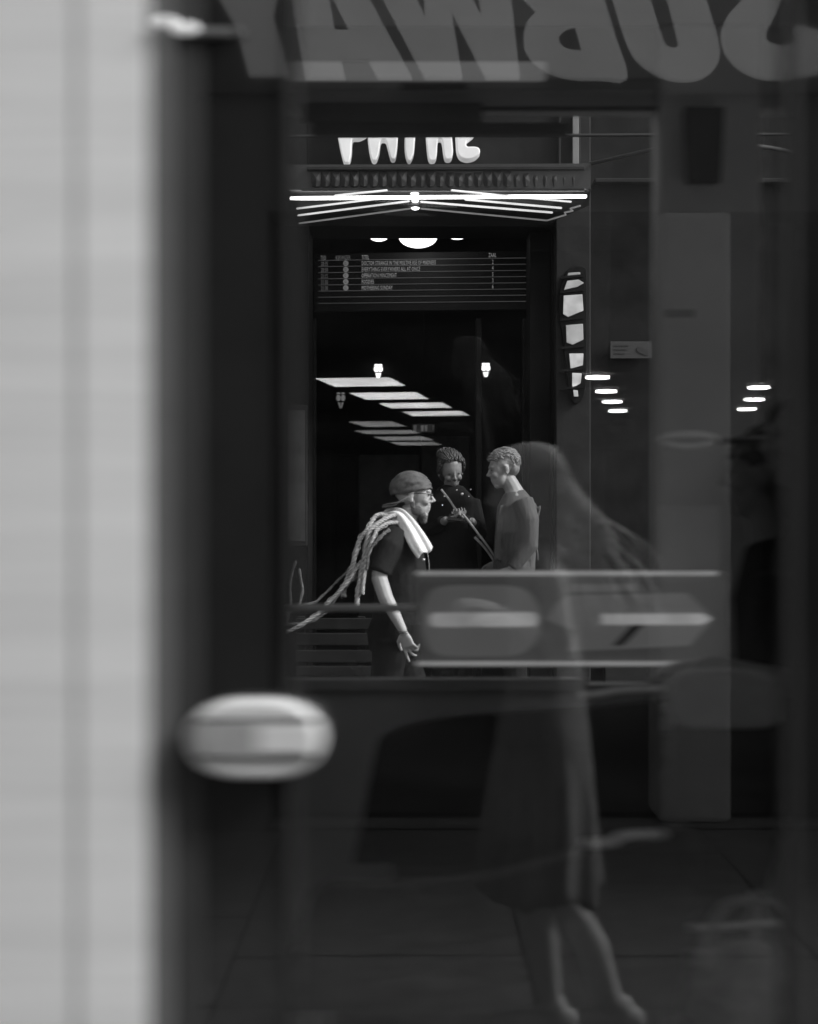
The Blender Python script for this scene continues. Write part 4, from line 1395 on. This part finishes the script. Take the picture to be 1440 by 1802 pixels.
tufts(bm, M3, 70, (.100, .084, .088), .026, lambda v: (Vector((random.uniform(.4, 1.0), random.uniform(-.3, .3), random.uniform(.0, .5))) if v.z > .35 and v.x > -.4 else None), .0036)
obj('hair', bm, hair_blond, m3, True)

# ---- long-haired woman walking past behind the eye (mirrored in the pane)
Y4 = 4.5


def q4(a, b, dy=0.0):
    p = P(a, b, Y4)
    p.y = 2 * GLASS_Y - (p.y + dy)
    return p


w4 = tag(empty('person', (P(950, 0, Y4).x, 2 * GLASS_Y - Y4, 0)), 'mirrored woman with long loose hair and pale dress walking left', 'person')
bm = bmesh.new()
M4 = head_prims(bm, q4(925, 866), R(180), R(6), 1.0, 0, True)
add_tube(bm, [q4(934, 905), q4(948, 965)], [.05, .052], 12, yx)
add_tube(bm, [q4(950, 962), q4(958, 1010), q4(958, 1090), q4(960, 1180), q4(958, 1280)], [(.1, .06), (.17, .09), (.13, .09), (.125, .095), (.165, .12)], 16, yx)
for dy, sh, el, wr in ((-.17, (958, 1005), (985, 1150), (912, 1092)), (.17, (958, 1005), (960, 1150), (890, 1085))):
    add_tube(bm, [q4(*sh, dy), q4(*el, dy * 1.15)], [.042, .035], 10, yx)
    add_tube(bm, [q4(*el, dy * 1.15), q4(*wr, dy * 1.15)], [.035, .023], 10, yx)
    hand_prims(bm, q4(*wr, dy * 1.15), Vector((-.9, 0, .3)), Vector((-.1, -dy, -.6)), .92, (.4, .5, .6, .7), .5, 1)
add_tube(bm, [q4(945, 1300, -.07), q4(925, 1560, -.07), q4(950, 1640, -.06), q4(966, 1752, -.06)], [.085, .056, .05, .033], 12, yx)
add_tube(bm, [q4(965, 1300, .07), q4(985, 1575, .06), q4(1048, 1680, .06), q4(1092, 1815, .06)], [.085, .058, .052, .034], 12, yx)
blob('body', bm, .0055, mat('skin_pale', .75, .5, .1, 30), w4, 3)
eyes(M4, 1.0, w4)
bm = bmesh.new()
add_tube(bm, [q4(952, 985), q4(957, 1020), q4(958, 1095), q4(960, 1180), q4(957, 1290), q4(950, 1420), q4(945, 1520), q4(948, 1570)], [(.13, .085), (.185, .108), (.145, .105), (.14, .11), (.185, .135), (.19, .15), (.195, .155), (.195, .16)], 24, yx, .1)
for k2 in range(10):
    a = 2 * math.pi * k2 / 10
    add_tube(bm, [q4(957 + 72 * math.cos(a), 1270, .17 * math.sin(a)), q4(950 + 90 * math.cos(a + .1), 1430, .185 * math.sin(a + .1)), q4(948 + 100 * math.cos(a), 1572 + random.uniform(-24, 18), .2 * math.sin(a))], [.014, .024, .03], 8, yx)
blob('dress', bm, .010, cloth_dress, w4, 3)
for a, b, dy, yw in ((966, 1752, -.06, 180), (1092, 1815, .06, 180)):
    bm = bmesh.new()
    shoe(bm, q4(a, b, dy), R(yw), .95, .035 if a < 1000 else 0)
    blob('shoe', bm, .007, shoe_pale, w4, 2)
bm = bmesh.new()
rt = M4.to_3x3().normalized()
add_ell(bm, M4 @ Vector((-.026, 0, .046)), (.096, .084, .082), rt)
add_ell(bm, M4 @ Vector((-.055, 0, -.02)), (.045, .072, .08), rt)
for k2 in range(120):
    sd = random.choice((-1, 1))
    back = random.random()                       # 0 at the temple, 1 at the nape
    pts = []
    x0 = .07 - .15 * back
    for i in range(6):
        t = i / 5
        a = t * R(96)
        rr = 1.0 + random.uniform(.0, .012)
        pts.append(M4 @ Vector((x0 - .03 * t - .014 * t * back, sd * .090 * math.sin(a) * rr * math.sqrt(max(.15, 1 - ((x0 + .014) / .125) ** 2)), .040 + .098 * math.cos(a) * rr * math.sqrt(max(.15, 1 - ((x0 + .014) / .125) ** 2)))))
    q = pts[-1]
    fl = random.uniform(.0, .28) * (.45 + .55 * back) * (1 if random.random() > .3 else .5)
    drop = random.uniform(.26, .44)
    pts += [q + Vector((.03 + fl * .25, 0, -drop * .3)), q + Vector((.045 + fl * .6, sd * .02, -drop * .62)), q + Vector((.05 + fl, sd * .035, -drop))]
    pp = spline(pts, 4)
    ph = random.uniform(0, 6)
    pp = [p + Vector((.019 * math.sin(i * .62 + ph) * min(1, max(0, i - 18) / 8), .006 * math.cos(i * .5 + ph) * min(1, max(0, i - 18) / 8), 0)) for i, p in enumerate(pp)]
    w_ = random.uniform(.0035, .009)
    add_tube(bm, pp, [w_ * (1 - .5 * i / len(pp)) for i in range(len(pp))], 5, yx, .3)
obj('hair', bm, hair_long, w4, True)


# ---- seated passengers in the tram
def passenger(nosex, nosey, y, yaw, label, s, hair_m, top_m, zf, arm=False):
    n = P(nosex, nosey, y)
    f = Vector((math.cos(yaw), math.sin(yaw), 0))
    c = n - f * .118 * s + Vector((0, 0, .02 * s))
    lt = Vector((-f.y, f.x, 0))
    t = tag(empty('person', (c.x, c.y, zf)), label, 'person', 'passengers in the tram')
    bm = bmesh.new()
    M = head_prims(bm, c, yaw, R(3), s)
    hip = Vector((c.x, c.y, zf + .52)) - f * .08
    chest = Vector((c.x, c.y, c.z - .36)) - f * .05
    add_tube(bm, [c - Vector((0, 0, .07)), c - Vector((0, 0, .2)) - f * .02], [.052, .058], 12, lt)
    add_tube(bm, [c - Vector((0, 0, .2)) - f * .02, chest, (chest + hip) / 2, hip], [(.1, .07), (.18, .11), (.15, .11), (.17, .13)], 16, lt)
    hands = []
    for sd in (-1, 1):
        sh = chest + lt * .17 * sd + Vector((0, 0, .1))
        el = sh + Vector((0, 0, -.33)) + f * .06 + lt * .03 * sd
        wr = el + f * (.27 if arm and sd > 0 else .2) + Vector((0, 0, .06 if arm and sd > 0 else .0)) - lt * .04 * sd
        add_tube(bm, [sh, el], [.046, .039], 10, lt)
        add_tube(bm, [el, wr], [.039, .026], 10, lt)
        hand_prims(bm, wr, f + Vector((0, 0, -.1)), Vector((0, 0, -1)), .95, (.5, .6, .7, .8), .5, sd)
        hands.append((sh, el, wr))
        kn = hip + f * .42 + lt * .1 * sd
        an = Vector((kn.x, kn.y, zf + .09)) + f * .03
        add_tube(bm, [hip + lt * .09 * sd, kn], [.085, .06], 12, lt)
        add_tube(bm, [kn, an], [.058, .038], 12, lt)
    blob('body', bm, .0075, skin_dim, t, 3)
    eyes(M, s, t)
    bm = bmesh.new()
    add_tube(bm, [c - Vector((0, 0, .17)) - f * .02, chest + Vector((0, 0, .06)), (chest + hip) / 2, hip + Vector((0, 0, -.02))], [(.08, .075), (.205, .135), (.18, .135), (.2, .155)], 18, lt, .2)
    for sh, el, wr in hands:
        add_tube(bm, [sh, (sh + el) / 2, el] + ([] if arm else [(el + wr * 2) / 3]), [.072, .064, .055] + ([] if arm else [.042]), 12, lt, .2)
    blob('top', bm, .011, top_m, t, 3)
    bm = bmesh.new()
    for sd in (-1, 1):
        kn = hip + f * .42 + lt * .1 * sd
        an = Vector((kn.x, kn.y, zf + .12)) + f * .03
        add_tube(bm, [hip + lt * .09 * sd, kn], [.108, .085], 12, lt)
        add_tube(bm, [kn, an], [.082, .062], 12, lt)
    blob('trousers', bm, .012, cloth_black, t, 3)
    for sd in (-1, 1):
        bm = bmesh.new()
        shoe(bm, hip + f * .45 + lt * .1 * sd + Vector((0, 0, -.4)), yaw, 1, zf)
        blob('shoe', bm, .009, cloth_black, t, 2)
    bm = bmesh.new()
    rt = M.to_3x3().normalized()
    add_ell(bm, M @ Vector((-.028, 0, .052)), (.104, .088, .086), rt)
    add_ell(bm, M @ Vector((-.06, 0, -.04)), (.06, .08, .1), rt)
    tufts(bm, M, 120, (.104, .09, .092), .05, lambda v: (Vector((-.5, random.uniform(-.4, .4), -.5)) if v.z > .2 or (v.x < -.1 and v.z > -.8) else None), .009)
    blob('hair', bm, .007, hair_m, t, 1)
    return t, M, c, hip, f, lt


tA, MA, cA, hipA, fA, ltA = passenger(1337, 786, 3.7, R(181), 'passenger with a hoop earring in profile at the right edge of the tram', 1.0, hair_dark, cloth_dark, .36, True)
er = [MA @ Vector((-.012 + .017 * math.sin(2 * math.pi * q / 18), .087, -.07 + .026 * math.cos(2 * math.pi * q / 18))) for q in range(19)]
tube('earring', er, .0022, metal, tA, 6)
tB = passenger(1268, 848, 3.96, R(165), 'dark-haired passenger seen as a black shape beside the pale post', .96, hair_dark, cloth_black, .36)
bm = bmesh.new()
c = P(1310, 1748, 2.9)
add_ell(bm, c, (.12, .08, .1))
for _ in range(16):
    add_ell(bm, c + Vector((random.uniform(-.1, .1), random.uniform(-.05, .03), random.uniform(-.06, .09))), (random.uniform(.02, .05), .03, random.uniform(.015, .035)))
hb = tag(empty('handbag', c - Vector((0, 0, .1))), 'pale crumpled cloth bag low at the right edge of the tram window', 'bag')
blob('bag_body', bm, .008, bag_pale, hb, 1)
tube('bag_handle', spline([c + Vector((-.08, 0, .07)), c + Vector((-.04, -.02, .17)), c + Vector((.05, -.02, .17)), c + Vector((.09, 0, .07))], 5), .009, bag_pale, hb, 8)
# the seat bench under the bag
bn = box('side_bench', c.x - .32, c.x + .4, c.y - .2, c.y + .25, .362, c.z - .1, dark_plastic, tram, .02)
